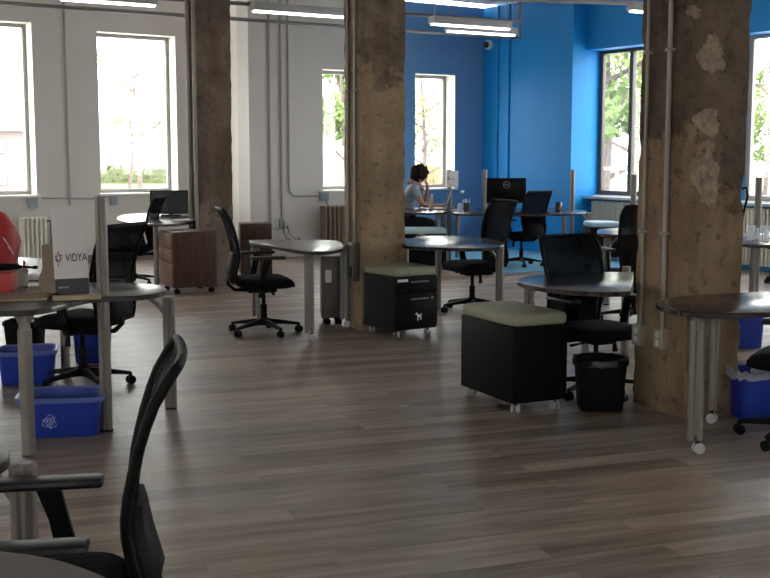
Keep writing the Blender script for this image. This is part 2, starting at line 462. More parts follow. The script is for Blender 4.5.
wall_with_openings('wall_back_blue_bounce', PB, DB, sP, sC + .5, [oB2], mat('blue_bounce_tinted_wall', (.16, .33, .58), .7, spec=.25), out=1)  # white wall tinted pale blue to stand for bounce off the blue pier
# the jog between the two white walls
jl = (J - B0).length
mb = MB(); q = [B0 + LDIR * .012 + DB * .001, B0 + DB * .3 + LDIR * .012, J + DB * .3, J + DB * .001]
mb.prism([(p.x, p.y) for p in q], 0, CEIL); structure('wall_return', mb, M_REVEAL)
window('window_0', PA, DA, oA0[0], oA0[1], sill_A, top_A, 1, .25, m=M_FRAMES)
window('window_1', PA, DA, oA1[0], oA1[1], sill_A, oA1[3], 1, .25, m=M_FRAMES, lining=True)
window('window_2', PA, DA, oA2[0], oA2[1], sill_A, oA2[3], 1, .25, m=M_FRAMES, lining=True)
window('window_3', PB, DB, *oB1, 1, .27, m=M_FRAMES, lining=True)
window('window_4', PB, DB, *oB2, 1, .27, m=M_FRAMES, lining=True)

# blue pier and window wall on the right; outward is +PN, which is +90 deg from PD?
out_r = 1 if Vector((-PD.y, PD.x, 0)).dot(PN) > 0 else -1
z_head = on_wall(584, 50.5, HP, PD)[1]
z_sill = on_wall(600, 195, WP, PD)[1]
print('right head/sill', z_head, z_sill)
mb = MB(); q = [CC, PE, PE + PN * (woff + .03), CC + PN * (woff + .03)]
mb.prism([(p.x, p.y) for p in q], 0, CEIL)
structure('wall_pier', mb, M_BLUE)
r_ops = []
s1a = on_line(597, WP, PD); s1m = on_line(628.5, WP, PD); lw = s1m - s1a
r1 = [s1a + .01, s1a + 3 * lw, z_sill, z_head + .02]
s2a = on_line(745, WP, PD)
r2 = [s2a, s2a + 3 * lw, z_sill, z_head + .02]
step = r2[0] - r1[0]
r_ops = [r1, r2] + [[r2[0] + step * k, r2[1] + step * k, z_sill, z_head + .02] for k in range(1, 5) if r2[1] + step * k < WLEN - .3]
print('right windows', r_ops, 'len', WLEN)
wall_with_openings('wall_right', WP, PD, 0, WLEN, r_ops, M_BLUE, out=out_r, th=.12)
for k, o in enumerate(r_ops):
    window('window_%d' % (5 + k), WP, PD, *o, out_r, .04, mull=(o[0] + lw, o[0] + 2 * lw), m=M_FRAME if k == 0 else M_FRAMES, fw=.07)
# header box above the right windows
mb = MB(); hq = [HP - PN * 0, HP + PD * WLEN, HP + PD * WLEN + PN * (woff - hoff), HP + PN * (woff - hoff)]
mb.prism([(p.x, p.y) for p in hq], z_head, CEIL); structure('wall_header', mb, M_BLUE)
# sill shelf along the right wall
mb = MB(); c0 = HP - PN * .0; hq = [HP, HP + PD * WLEN, WP + PD * WLEN, WP]
mb.prism([(p.x, p.y) for p in hq], z_sill - .05, z_sill - .012); structure('trim_1', mb, mat('pale_blue_sill', (.42, .48, .55), .5))

# near and far-left walls behind the camera close the room
NL = Vector((AL.x + 3.0, -4.5, 0)); NR = Vector((WE.x, -4.5, 0))
def plain_wall(name, a, b, m=M_WALL, th=.2):
    mb = MB(); d = (b - a).normalized(); n = Vector((d.y, -d.x, 0))
    cen = Vector((0, 5, 0))
    if n.dot(cen - a) > 0: n = -n
    q = [a, b, b + n * th, a + n * th]; mb.prism([(p.x, p.y) for p in q], 0, CEIL); return structure(name, mb, m)
wn = 11
for nm, a, b in (('wall_far_left', AL, NL), ('wall_near', NL, NR)):
    d_ = (b - a).normalized(); ln_ = (b - a).length; o_ = 1 if Vector((-d_.y, d_.x, 0)).dot(Vector((0, 5, 0)) - a) < 0 else -1
    added_ops_ = [(q_, q_ + 1.3, .95, 3.0) for q_ in [1.0 + 3.4 * i_ for i_ in range(int((ln_ - 1.5) // 3.4))]]  # unseen window openings, added to let in more light from behind
    wall_with_openings(nm, a, d_, 0, ln_, added_ops_, M_WALL, out=o_, th=.25)
    for q_ in added_ops_:
        window('window_%d' % wn, a, d_, *q_, o_, .12, mull=((q_[0] + q_[1]) / 2,), m=M_FRAMES); wn += 1
plain_wall('wall_near_right', NR, WE)
AE = PA + DA * A_END
fl = [AL, J, B0, CC, CC + PN * woff, WE, NR, NL]
def grow(p): 
    return p
mb = MB(); mb.prism([(p.x, p.y) for p in fl], -.12, 0); structure('floor', mb, M_FLOOR)
# ceiling: corrugated steel deck
mb = MB()
cen = Vector((0, 6, 0))
mb.prism([(p.x, p.y) for p in fl], CEIL + .06, CEIL + .16)
structure('ceiling', mb, M_CEIL)
mb = MB()
import itertools
# ribs of the deck, clipped to a rectangle that stays inside the walls near the far corner
for k in range(26):
    p = CC + PD * .35 - DB * (.25 + k * .20)
    mb.box((p.x + PD.x * 2.2, p.y + PD.y * 2.2, CEIL + .03), (4.4, .09, .05), rz=math.atan2(PD.y, PD.x), bev=.008)
structure('trim_2', mb, M_CEIL)

# baseboards
mb = MB(); q = [PA + DA * A_START, PA + DA * A_END, PA + DA * A_END - Vector((-DA.y, DA.x, 0)) * .015, PA + DA * A_START - Vector((-DA.y, DA.x, 0)) * .015]
mb.prism([(p.x, p.y) for p in q], 0, .10); structure('baseboard_left', mb, M_BASE)
# blue carpet area
cp = [at(486, 262), at(512, 274), at(545, 273), at(640, 281), at(745, 290), at(830, 296)]
K0, K1 = cp[1], cp[4]
kd = rot2(PLANK)
a0 = at(500, 273.5)
a1 = a0 + kd * isect(a0, kd, WP, PD)
a2 = a0 + Vector((-kd.y, kd.x, 0)) * 3.0
ccarp = [a0, a1, WP, CC + PD * .05, CC - DB * 1.0, a0 + Vector((-kd.y, kd.x, 0)) * isect(a0, Vector((-kd.y, kd.x, 0)), PB, DB) * .93]
mb = MB(); mb.prism([(p.x, p.y) for p in ccarp], 0.0, .008)
tag(mb.build('carpet', M_CARPET), 'blue carpet area in front of the blue wall and right windows', 'carpet')['kind'] = 'structure'

# ------------------------------------------------------------------ concrete pillars
def pillar(corner, xl, xr, name, label, m, seed, theta=deg(22)):
    R = rot2(theta); Lv = Vector((-R.y, R.x, 0))
    w = on_line(xr, corner, R); d = on_line(xl, corner, Lv)
    print(name, 'w', w, 'd', d)
    rings = []; nz = 90
    per = 14
    for i in range(nz + 1):
        z = CEIL * i / nz; ring = []
        cs = [(0, 0), (w, 0), (w, d), (0, d)]
        for k in range(4):
            a, b = cs[k], cs[(k + 1) % 4]
            for j in range(per):
                t = j / per
                x = a[0] + (b[0] - a[0]) * t; y = a[1] + (b[1] - a[1]) * t
                # chipped arrises: corners pull in irregularly
                e = min(t, 1 - t) * per
                px = Vector((x * 6 + seed, y * 6, z * 4.5))
                nn = noise.fractal(px, 1.0, 2.0, 4)
                amt = .004 * nn
                if e < .5: amt -= .004 + max(0, noise.noise(Vector((x * 2 + seed, y * 2, z * 7)))) * .030
                elif e < 1.5: amt -= max(0, noise.noise(Vector((x * 2 + seed, y * 2, z * 7)))) * .010
                cx, cy = x - w / 2, y - d / 2
                l = math.hypot(cx, cy) or 1
                ring.append(Vector((x + cx / l * amt, y + cy / l * amt, z)))
        rings.append(ring)
    mb = MB(); mb.ring_loft(rings)
    o = mb.build(name, m, sharp=50); o.location = corner; o.rotation_euler = (0, 0, theta)
    tag(o, label, 'pillar')
    return o, w, d, R, Lv
MC1 = concrete_mat('raw_concrete_right', (.070, .049, .034), (.118, .086, .062), (.175, .130, .095), (.27, .190, .122), line=1.22, seed=3.1)
MC2 = concrete_mat('raw_concrete_centre', (.12, .086, .060), (.19, .142, .100), (.27, .205, .150), (.35, .255, .165), line=2.1, seed=8.3)
MC3 = concrete_mat('raw_concrete_left', (.115, .082, .062), (.16, .120, .094), (.21, .160, .130), (.26, .205, .165), line=1.0, seed=1.7)
cr_ = at(684, 419.5); cc_ = at(361, 331); cl_ = at(200.5, 286.5)
p1 = pillar(cr_, 638.5, 746.5, 'concrete_pillar', 'broad chipped concrete pillar at right with plaster patches and two conduits', MC1, 1.0)
p2 = pillar(cc_, 344, 405.5, 'concrete_pillar', 'tan concrete pillar in the middle beside the cushioned file pedestal', MC2, 5.0)
p3 = pillar(cl_, 191, 232.5, 'concrete_pillar', 'brown concrete pillar at left behind the walnut pedestals', MC3, 9.0)
# pale plaster remnants on the right pillar's broad face: raised flakes with ragged outline
def patch(px, py, rw, rh, label, seed):
    o, w, d, R, Lv = p1
    s, z = on_wall(px, py, cr_, R)
    n = 40; poly = []
    for k in range(n):
        a = 2 * PI * k / n
        q = 1 + .55 * noise.noise(Vector((math.cos(a) * 1.6 + seed, math.sin(a) * 1.6, seed))) + .22 * noise.noise(Vector((math.cos(a) * 5 + seed, math.sin(a) * 6, 2)))
        poly.append((s + rw * math.cos(a) * q, z + rh * math.sin(a) * q))
    mb = MB()
    mb.ring_loft([[Vector((u, y, v)) for u, v in poly] for y in (.004, -.006)])
    ch = mb.build('plaster_patch', mat('pale_plaster', (.24, .180, .130), .9, noise_amt=.4, noise_scale=22, bump=.8), o)
    ch['label'] = label
for a in ((711, 55, .085, .085, 'upper pale plaster patch', 1.2), (707, 122, .075, .065, 'middle pale plaster patch', 4.4), (694, 12, .05, .03, 'small top plaster patch', 2.7), (707, 180, .085, .14, 'lower tall plaster patch', 6.1)):
    patch(*a)
# ------------------------------------------------------------------ conduits on the pillars
def conduit(name, pts, r, m, label, cat='conduit', group=None, clips=(), n=8):
    mb = MB(); mb.tube(pts, r, n)
    root = mb.build(name, m); tag(root, label, cat, group)
    for c, ax in clips:
        k = MB(); k.box(c, ax, bev=.002); k.build('clip', m, root)
    return root
def rc(x, yb, theta_corner, Lv, R, off=.018, z1=CEIL):
    s = on_line(x, theta_corner, Lv); p = theta_corner + Lv * s - R * off
    return p
o, w, d, R, Lv = p1
for x, yb, lab, xb in ((648, 326, 'thin steel conduit on the right pillar nearest its far edge', 640), (670, 330, 'thicker steel conduit on the right pillar beside its corner', 662)):
    p = rc(x, yb, cr_, Lv, R); zb = on_wall(x, yb, cr_ , Lv)[1]
    rr = .011 if x < 650 else .015
    rt = conduit('conduit', [(p.x, p.y, CEIL), (p.x, p.y, 2.0), (p.x, p.y, zb)], rr, M_CONDT, lab, clips=[((p.x, p.y, z), (.05, .05, .018)) for z in (1.03, 2.05)])
    k = MB(); c = p - R * .008
    k.box((c.x, c.y, zb - .055), (.055, .085, .12), rz=math.atan2(R.y, R.x), bev=.006)
    bo = k.build('outlet_box', M_BOXT); tag(bo, ('beige double outlet box on the right pillar, nearer its far edge' if x < 650 else 'beige outlet box with a white receptacle on the right pillar near its corner'), 'outlet box')
    k = MB(); cf = c - R * .029
    for dz in (-.025, .025): k.box((cf.x, cf.y, zb - .055 + dz), (.006, .03, .035), rz=math.atan2(R.y, R.x), bev=.002)
    k.build('receptacle', M_OUTW, bo)
o, w, d, R, Lv = p2
for x, lab, yb in ((357, 'steel conduit on the middle pillar beside its near corner', 322), (350, 'thin conduit on the middle pillar nearest its far edge', 300)):
    p = rc(x, yb, cc_, Lv, R); zb = .74
    conduit('conduit', [(p.x, p.y, CEIL), (p.x, p.y, 2.0), (p.x, p.y, zb)], .014, M_CONDT, lab, clips=[((p.x, p.y, 2.0), (.05, .05, .018))])
    if x == 357:
        c = p - R * .01; k = MB(); k.box((c.x, c.y, zb - .16), (.06, .11, .32), rz=math.atan2(R.y, R.x), bev=.006)
        bo = k.build('outlet_box', mat('dark_box', (.07, .06, .055), .5)); tag(bo, 'dark raceway box low on the middle pillar beside the desk end', 'outlet box')
        k = MB(); cf = c - R * .033; k.box((cf.x, cf.y, zb - .24), (.006, .05, .09), rz=math.atan2(R.y, R.x), bev=.002); k.build('receptacle', M_BLACK, bo)
o, w, d, R, Lv = p3
for x, lab, rr in ((192.5, 'wide pale conduit on the left pillar nearest its far edge', .028), (198.3, 'pale conduit on the left pillar beside its near corner', .020)):
    p = rc(x, 200, cl_, Lv, R, .03)
    conduit('conduit', [(p.x, p.y, CEIL), (p.x, p.y, 2.0), (p.x, p.y, 0.02)], rr, M_CONDT, lab)

# ------------------------------------------------------------------ wall conduits, outlets
def wpt(x, y, P, D, off=.02):
    s, z = on_wall(x, y, P, D); n = Vector((-D.y, D.x, 0))
    q = P + D * s - n * off; return Vector((q.x, q.y, z))
s = wpt(66, 100, PA, DA)
conduit('conduit', [(s.x, s.y, CEIL), (s.x, s.y, 2), (s.x, s.y, wpt(66, 205, PA, DA).z)], .014, M_COND, 'vertical grey conduit on the white wall between the two left windows')
a, b = wpt(42, 198, PA, DA, .015), wpt(97, 198.6, PA, DA, .015)
conduit('conduit', [a, (a + b) / 2, b], .010, M_COND, 'thin horizontal conduit on the white wall level with the window sills')
for x, yb, lab in ((270, 222, 'leftmost of the three vertical conduits on the back wall'), (281.5, 222, 'middle one of the three vertical conduits on the back wall')):
    p = wpt(x, yb, PB, DB); conduit('conduit', [(p.x, p.y, CEIL), (p.x, p.y, 2), (p.x, p.y, p.z)], .017, M_COND, lab)
p = wpt(288.5, 188, PB, DB); e = wpt(322, 195.5, PB, DB)
pts = [(p.x, p.y, CEIL), (p.x, p.y, 2.2), (p.x, p.y, e.z + .12)]
for k in range(1, 6):
    t = k / 5 * PI / 2; c = Vector((p.x, p.y, e.z + .12)) + DB * .12
    pts.append(tuple(c - DB * .12 * math.cos(t) - Vector((0, 0, .12 * math.sin(t)))))
pts.append(tuple(e))
conduit('conduit', pts, .015, M_COND, 'bent conduit on the back wall turning right to a grey junction box')
def wbox(x, y, P, D, w_, h_, dp, m, name, label, cat='outlet'):
    s_, z = on_wall(x, y, P, D); n = Vector((-D.y, D.x, 0)); q = P + D * s_ - n * (dp / 2)
    k = MB(); k.box((q.x, q.y, z), (w_, dp, h_), rz=math.atan2(D.y, D.x), bev=.005)
    return tag(k.build(name, m), label, cat)
wbox(323, 196, PB, DB, .14, .14, .06, M_BOXG, 'junction_box', 'grey junction box below the window left of the middle pillar', 'junction box')
wbox(32, 203, PA, DA, .12, .13, .06, M_BOXG, 'junction_box', 'grey junction box under the far left window above the radiator', 'junction box')
wbox(274, 224, PB, DB, .10, .14, .03, M_OUTW, 'wall_outlet', 'white wall outlet at the foot of the leftmost back wall conduit', 'outlet')
wbox(281, 224, PB, DB, .07, .14, .03, M_BOXG, 'wall_outlet', 'grey wall outlet at the foot of the middle back wall conduit', 'outlet')
wbox(285, 225, PB, DB, .06, .10, .05, M_OUTW, 'wall_outlet', 'white wall outlet with a black plug, right of the grey one', 'outlet')
mb = MB(); a = wpt(325, 200, PB, DB); b = wpt(331, 212, PB, DB, .06); mb.tube([a, (a + b) / 2 + Vector((0, 0, -.02)), b], .007, 6)
tag(mb.build('power_cable', M_BLACK), 'short dark cable hanging from the junction box to the radiator', 'cable')
wbox(113, 201, PA, DA, .10, .12, .05, M_BOXG, 'junction_box', 'small grey box on the white wall behind the tall grey post', 'junction box')

# ------------------------------------------------------------------ overhead pipes and lamps
def over(pa, pb, h, r, label, riser=False, m=None):
    a, b = at(*pa, h), at(*pb, h)
    pts = [a, (a + b) / 2, b]
    if riser: pts += [b + (b - a).normalized() * .01 + Vector((0, 0, .03)), Vector((b.x, b.y, CEIL))]
    mb = MB(); mb.tube(pts, r, 10)
    return tag(mb.build('overhead_pipe', m or M_CONDD), label, 'pipe')
over((-60, -1.5), (519, 38.5), 3.2, .024, 'lower overhead pipe running across below the upper one to the blue wall', True, mat('grey_steel_pipe', (.20, .19, .19), .35))
over((150, -2.5), (519, 21.5), 3.31, .026, 'upper overhead pipe behind the hanging lamps', True)
over((490, -1), (700, 5), 3.3, .026, 'short overhead pipe at top right running behind the broad pillar', m=mat('pale_steel_pipe', (.33, .33, .34), .35))
LD = rot2(deg(31))
def lamp(px, py, label, ln=1.22, h=3.0, d=None):
    p = at(px, py, h); d = d or LD
    c = p + d * (ln / 2)
    root = empty('pendant_lamp', (c.x, c.y, h), math.atan2(d.y, d.x), label, 'lamp', 'linear pendant lamps under the ceiling')
    k = MB(); k.box((0, 0, .062), (ln, .13, .085), bev=.008); k.box((0, 0, .095), (ln * .96, .06, .03)); k.build('housing', M_LAMP, root)
    k = MB(); k.box((0, 0, .010), (ln * .97, .075, .020), bev=.006); k.build('diffuser', M_TUBE, root)
    for sx in (-1, 1):
        k = MB(); k.tube([(sx * ln * .46, 0, .1), (sx * ln * .46, 0, (CEIL - h) / 2), (sx * ln * .46, 0, CEIL - h)], .004, 6); k.build('cable', M_COND, root)
    return root
lamp(60, 0.5, 'pendant lamp at the top left above the tall left window', 1.0)
lamp(252, 12, 'pendant lamp between the left pillar and the middle pillar')
lamp(431, 25, 'upper pendant lamp of the pair right of the middle pillar', 1.16)
lamp(447, 32, 'lower pendant lamp of the pair right of the middle pillar', 1.06)
lamp(630, 12, 'pendant lamp partly hidden behind the broad right pillar')
for i_, (x_, y_) in enumerate([(-6, 4), (-3, 4.5), (3.5, 5), (6.5, 4), (9, 5), (-7, 8), (5.5, 8), (8, 8.5), (-3, -.5)]):  # extra pendants out of view, put in to brighten the interior
    r_ = lamp(385, 20, 'unseen linear pendant lamp added to brighten the near part of the room', 1.22)
    r_.location = (x_, y_, 3.0)

# ------------------------------------------------------------------ chairs
def back_profile(t):
    """centre line of the backrest, t 0 (seat) .. 1 (top): (y, z)"""
    K = [(-.245, .44), (-.255, .52), (-.232, .62), (-.228, .70), (-.243, .79), (-.268, .885), (-.300, .97), (-.345, 1.04)]
    x = t * (len(K) - 1); i = min(int(x), len(K) - 2); f = x - i
    P0, P1, P2, P3 = (K[max(0, min(len(K) - 1, i + j))] for j in (-1, 0, 1, 2))
    def cr(a, b, c, d): return .5 * (2 * b + (c - a) * f + (2 * a - 5 * b + 4 * c - d) * f * f + (3 * b - a - 3 * c + d) * f ** 3)
    return cr(P0[0], P1[0], P2[0], P3[0]), cr(P0[1], P1[1], P2[1], P3[1])
def half_width(t): return .205 + .035 * math.sin(min(1, t * 1.15) * PI * .5) - .02 * max(0, t - .85) / .15
M_PAD = mat('soft_black_pad', (.018, .016, .016), .42, spec=.35)
def make_chair(base_m=None, arm_m=None, spokes=PI / 2):
    bm_ = base_m or M_BLACK
    root = empty('office_chair', (0, 0, 0), 0, '', 'chair', 'mesh back office chairs')
    # five-star base
    k = MB()
    k.lathe([(.02, .085), (.040, .088), (.042, .125), (.030, .135), (.012, .14)], n=18)
    for i in range(5):
        a = spokes + i * 2 * PI / 5; ca, sa = math.cos(a), math.sin(a)
        rings = []
        for r, zt, hw, th in ((.03, .122, .026, .05), (.12, .112, .021, .036), (.22, .095, .018, .026), (.30, .080, .017, .02)):
            c = Vector((ca * r, sa * r, 0)); n = Vector((-sa, ca, 0))
            rings.append([c + n * hw + Vector((0, 0, zt - th)), c + n * hw * .55 + Vector((0, 0, zt)), c - n * hw * .55 + Vector((0, 0, zt)), c - n * hw + Vector((0, 0, zt - th))])
        k.ring_loft(rings)
    base = k.build('star_base', bm_, root)
    for i in range(5):
        a = spokes + i * 2 * PI / 5; c = Vector((math.cos(a) * .295, math.sin(a) * .295, 0)); n = Vector((-math.sin(a), math.cos(a), 0))
        w = MB()
        ang = a + .5 + i
        t = Vector((math.cos(ang), math.sin(ang), 0)); q = Vector((-t.y, t.x, 0))
        for sg in (-1, 1):
            cc = c + q * .016 * sg
            rings = []
            for kk, r in ((-.009, .020), (-.007, .0275), (.007, .0275), (.009, .020)):
                rings.append([cc + q * kk + (t * math.cos(2 * PI * j / 18) + Vector((0, 0, 1)) * math.sin(2 * PI * j / 18)) * r + Vector((0, 0, .0275)) for j in range(18)])
            w.ring_loft(rings)
        w.tube([c + Vector((0, 0, .03)), c + Vector((0, 0, .072))], .010, 8)
        w.build('caster', M_BLACK, base)
    k = MB(); k.lathe([(.028, .12), (.028, .24), (.017, .245), (.017, .36)], n=16); k.build('gas_column', M_BLACK, root)
    k = MB(); k.box((0, -.02, .368), (.17, .24, .045), bev=.012)
    k.tube([(.06, .03, .365), (.17, .04, .358), (.24, .045, .352)], [.007, .007, .012], 8)
    k.tube([(-.06, .0, .365), (-.15, .0, .35), (-.16, .0, .28)], [.012, .014, .02], 8)
    k.build('tilt_mechanism', M_BLACK, root)
    # seat: rounded cushion with waterfall front
    rings = []
    for z, g in ((.388, -.045), (.398, -.012), (.425, 0), (.455, -.004), (.470, -.022), (.476, -.06)):
        ring = []
        for j in range(32):
            a = 2 * PI * j / 32; ca, sa = math.cos(a), math.sin(a); e = .42
            x = (.245 + g) * math.copysign(abs(ca) ** e, ca); y = (.235 + g) * math.copysign(abs(sa) ** e, sa)
            dz = -.030 * max(0, (y - .10) / .13) ** 2 if z > .42 else 0
            ring.append(Vector((x, y + .01, z + dz)))
        rings.append(ring)
    k = MB(); k.ring_loft(rings); k.build('seat', M_SEAT, root, sharp=60)
    # backrest: woven mesh panel, bowed sideways
    nu, nv = 12, 16
    def bp(u, t, off=0.0):
        y, z = back_profile(t); hw = half_width(t)
        return Vector((u * hw, y + .022 * u * u * (1 - .4 * t) + off - .02, z))
    k = MB()
    g0 = [[k.bm.verts.new(bp(-1 + 2 * i / nu, j / nv, .004)) for i in range(nu + 1)] for j in range(nv + 1)]
    g1 = [[k.bm.verts.new(bp(-1 + 2 * i / nu, j / nv, -.004)) for i in range(nu + 1)] for j in range(nv + 1)]
    fs = []
    for j in range(nv):
        for i in range(nu):
            fs.append(k.bm.faces.new((g0[j][i], g0[j][i + 1], g0[j + 1][i + 1], g0[j + 1][i])))
            fs.append(k.bm.faces.new((g1[j][i], g1[j + 1][i], g1[j + 1][i + 1], g1[j][i + 1])))
    k._mark(fs); k.build('backrest', M_MESH, root, sharp=60)
    k = MB()
    side = [bp(-1, j / 12) for j in range(13)] + [bp(-1 + 2 * i / 10, 1.0) for i in range(1, 10)] + [bp(1, 1 - j / 12) for j in range(13)]
    k.tube(side, .013, 8)
    k.tube([bp(-1 + 2 * i / 8, 0) for i in range(9)], .014, 8)
    k.build('back_frame', M_BLACK, root, sharp=60)
    # lower back shell and bracket to the mechanism
    k = MB()
    rings = []
    for t, hw, th in ((.0, .17, .015), (.14, .175, .022), (.28, .16, .018), (.40, .12, .010)):
        y, z = back_profile(t)
        rings.append([Vector((hw, y + .015, z)), Vector((hw * .8, y - .03 - th * .4, z)), Vector((0, y - .035 - th, z)), Vector((-hw * .8, y - .03 - th * .4, z)), Vector((-hw, y + .015, z)), Vector((0, y - .028, z))])
    k.ring_loft(rings)
    k.tube([(0, -.12, .365), (0, -.24, .37), (0, -.295, .42), (0, -.29, .52)], [.03, .03, .028, .02], 8, .5)
    k.build('lumbar_shell', M_BLACK, root, sharp=50)
    for sx in (-1, 1):
        k = MB()
        rings = []
        for (y, z, hy) in ((-.06, .375, .035), (-.055, .44, .030), (-.03, .55, .026), (-.005, .635, .032)):
            x = sx * (.265 if z > .4 else .215)
            rings.append([Vector((x + dx, y + dy, z)) for dx, dy in ((-.012, -hy), (.012, -hy), (.012, hy), (-.012, hy))])
        k.ring_loft(rings)
        k.tube([(sx * .10, -.05, .375), (sx * .18, -.055, .37), (sx * .265, -.06, .385)], .018, 8)
        arm = k.build('armrest', arm_m or M_BLACK, root)
        k = MB(); k.box((sx * .27, -.005, .650), (.085, .29, .026), bev=.012); k.build('arm_pad', M_PAD, arm)
    return root
CH = make_chair()
_first = [True]
def chair(px, py, ang, label, scale=None, h=0.0, base=None):
    """ang: direction the chair faces, degrees from +X"""
    o = CH if _first[0] else copy_tree(CH)
    _first[0] = False
    p = at(px, py) if h == 0 else h
    return place(o, (p.x, p.y, 0), deg(ang) - PI / 2, label, 'mesh back office chairs', scale)
chair(84, 386, 160, 'black mesh office chair at the left desk, in front of the blue recycling bins')
chair(264, 333, 15, 'black mesh office chair facing right at the round-ended desk left of the middle pillar')
chair(472, 311, 205, 'black mesh office chair behind the round-ended desk just right of the middle pillar')
chair(595, 394, 297, 'black mesh office chair behind the half-hidden desk with the black waste bin in front', .925)
chair(521, 266, 128, 'black mesh office chair before the large black monitor by the blue wall', .96)
chair(134, 284, 175, 'black mesh office chair at the far left desk, partly behind the tall grey post', .95)
chair(797, 441, 150, 'black office chair cut by the right edge, behind the blue bin')
chair(634, 322, 97, 'black office chair whose backrest peeks out left of the broad right pillar')
chair(790, 283, 120, 'black office chair under the far right desk on the blue carpet')
FGC = Vector((-.83, 2.66, 0))
chair(0, 0, 190, 'black office chair in the left foreground seen from the side, closest to the camera', .965, h=FGC)

# ------------------------------------------------------------------ desks
def smooth_poly(pts, n=5):
    out = []; N = len(pts)
    for i in range(N):
        p0, p1, p2, p3 = (Vector(pts[(i + j) % N][:2]) for j in (-1, 0, 1, 2))
        for k in range(n):
            f = k / n
            out.append(tuple(.5 * (2 * p1 + (p2 - p0) * f + (2 * p0 - 5 * p1 + 4 * p2 - p3) * f * f + (3 * p1 - p0 - 3 * p2 + p3) * f ** 3)))
    return out
def desk(label, px_poly, legs, top_m=None, h=.73, th=.028, name='desk', brackets=(), world=False):
    pts = [at(x, y, h) for x, y in px_poly] if not world else [Vector((*p, h)) for p in px_poly]
    c = sum(pts, Vector()) / len(pts)
    root = empty(name, (c.x, c.y, 0), 0, label, 'desk')
    poly = smooth_poly([(p.x - c.x, p.y - c.y) for p in pts])
    k = MB()
    def inset(q, d):
        L = math.hypot(*q) or 1; return (q[0] * (1 - d / L), q[1] * (1 - d / L))
    if sum(poly[i][0] * poly[(i + 1) % len(poly)][1] - poly[(i + 1) % len(poly)][0] * poly[i][1] for i in range(len(poly))) < 0: poly.reverse()
    k.ring_loft([[(*inset(q, .004), h - th) for q in poly], [(*q, h - th + .004) for q in poly]]); k.build('edge_band', M_EDGE, root)
    k = MB(); k.ring_loft([[(*q, h - th + .004) for q in poly], [(*q, h - .005) for q in poly], [(*inset(q, .003), h - .0015) for q in poly], [(*inset(q, .008), h) for q in poly]])
    k.build('tabletop', top_m or M_TOP, root, sharp=25)
    for lg in legs:
        leg(root, c, h - th, **lg)
    return root
def leg(root, c, zt, p, kind='cap', ang=0.0, to=None, m=None):
    """kind cap: post ending in a cap below the top with a curved arm up to it; twin: two tubes on a caster; post: plain tube"""
    p = at(*p) if not isinstance(p, Vector) else p
    x, y = p.x - c.x, p.y - c.y
    m = m or M_SILVER
    if kind == 'cap':
        k = MB(); rings = []
        n = 20
        def oval(z, g=0):
            R = Matrix.Rotation(ang, 3, 'Z')
            return [Vector((x, y, z)) + R @ Vector(((.036 + g) * math.cos(2 * PI * j / n), (.030 + g) * math.sin(2 * PI * j / n) * (1 - .25 * math.exp(-((math.cos(2 * PI * j / n)) / .22) ** 2)), 0)) for j in range(n)]
        k.ring_loft([oval(.012), oval(.645)]); L_ = k.build('leg', m, root)
        k = MB(); k.ring_loft([oval(.645, .003), oval(.655, .003), oval(.662, -.004)]); k.build('leg_cap', M_SILVERP, L_)
        k = MB(); k.ring_loft([oval(0, -.003), oval(.012, -.003)]); k.build('foot_glide', M_BLACK, L_)
        if to is not None:
            dx, dy = to
            k = MB(); pts = []
            for j in range(9):
                t = j / 8 * PI / 2
                pts.append((x + dx * (1 - math.cos(t)), y + dy * (1 - math.cos(t)), .46 + (zt - .012 - .46) * math.sin(t)))
            k.tube(pts, [.016 + .010 * j / 8 for j in range(9)], 10, .6); k.build('bracket_arm', M_SILVERP, root)
    elif kind == 'twin':
        k = MB(); d = Vector((math.cos(ang), math.sin(ang), 0)) * .021
        for sg in (-1, 1):
            k.cyl((x + d.x * sg, y + d.y * sg, (.075 + .60) / 2 + .03), .018, .60, 14)
        k.box((x, y, .37), (.02, .02, .56), rz=ang)
        L_ = k.build('leg', m, root)
        k = MB(); k.lathe([(.018, .62), (.020, .66), (.045, zt - .01), (.05, zt)], (x, y, 0), 16); k.build('leg_collar', M_SILVERP, L_)
        caster(L_, x + d.x, y + d.y, ang, M_WHEEL)
    elif kind == 'single':
        k = MB(); k.cyl((x, y, .375), .024, .60, 18); L_ = k.build('leg', m, root)
        k = MB(); k.lathe([(.018, .66), (.022, .68), (.045, zt - .01), (.05, zt)], (x, y, 0), 16); k.build('leg_collar', M_SILVERP, L_)
        caster(L_, x, y, ang, M_WHEEL)
    elif kind == 'post':
        k = MB(); k.cyl((x, y, zt / 2), .030, zt, 18); k.build('leg', m, root)
    elif kind == 'flare':
        k = MB(); k.cyl((x, y, .31 + .006), .034, .62, 20); L_ = k.build('leg', m, root)
        k = MB(); k.lathe([(.030, .62), (.026, .65), (.045, zt - .012), (.06, zt)], (x, y, 0), 18); k.build('leg_collar', M_SILVERP, L_)
def caster(parent, x, y, ang, wm, r=.028, z0=0.0, top=.075, name='caster'):
    k = MB(); d = Vector((-math.sin(ang), math.cos(ang), 0)); t = Vector((math.cos(ang), math.sin(ang), 0))
    k.mi = 0
    for sg in (-1, 1):
        rings = []
        for q, rr in ((-.009, r - .006), (-.006, r), (.006, r), (.009, r - .006)):
            rings.append([Vector((x, y, r)) + d * (sg * .015 + q) + (t * math.cos(2 * PI * j / 18) + Vector((0, 0, 1)) * math.sin(2 * PI * j / 18)) * rr for j in range(18)])
        k.ring_loft(rings)
    k.mi = 1
    k.tube([Vector((x, y, r)), Vector((x, y, top))], .009, 8); k.box((x, y, r + .012), (.035, .018, .03), rz=ang, bev=.005)
    return k.build(name, [wm, M_BLACK], parent)

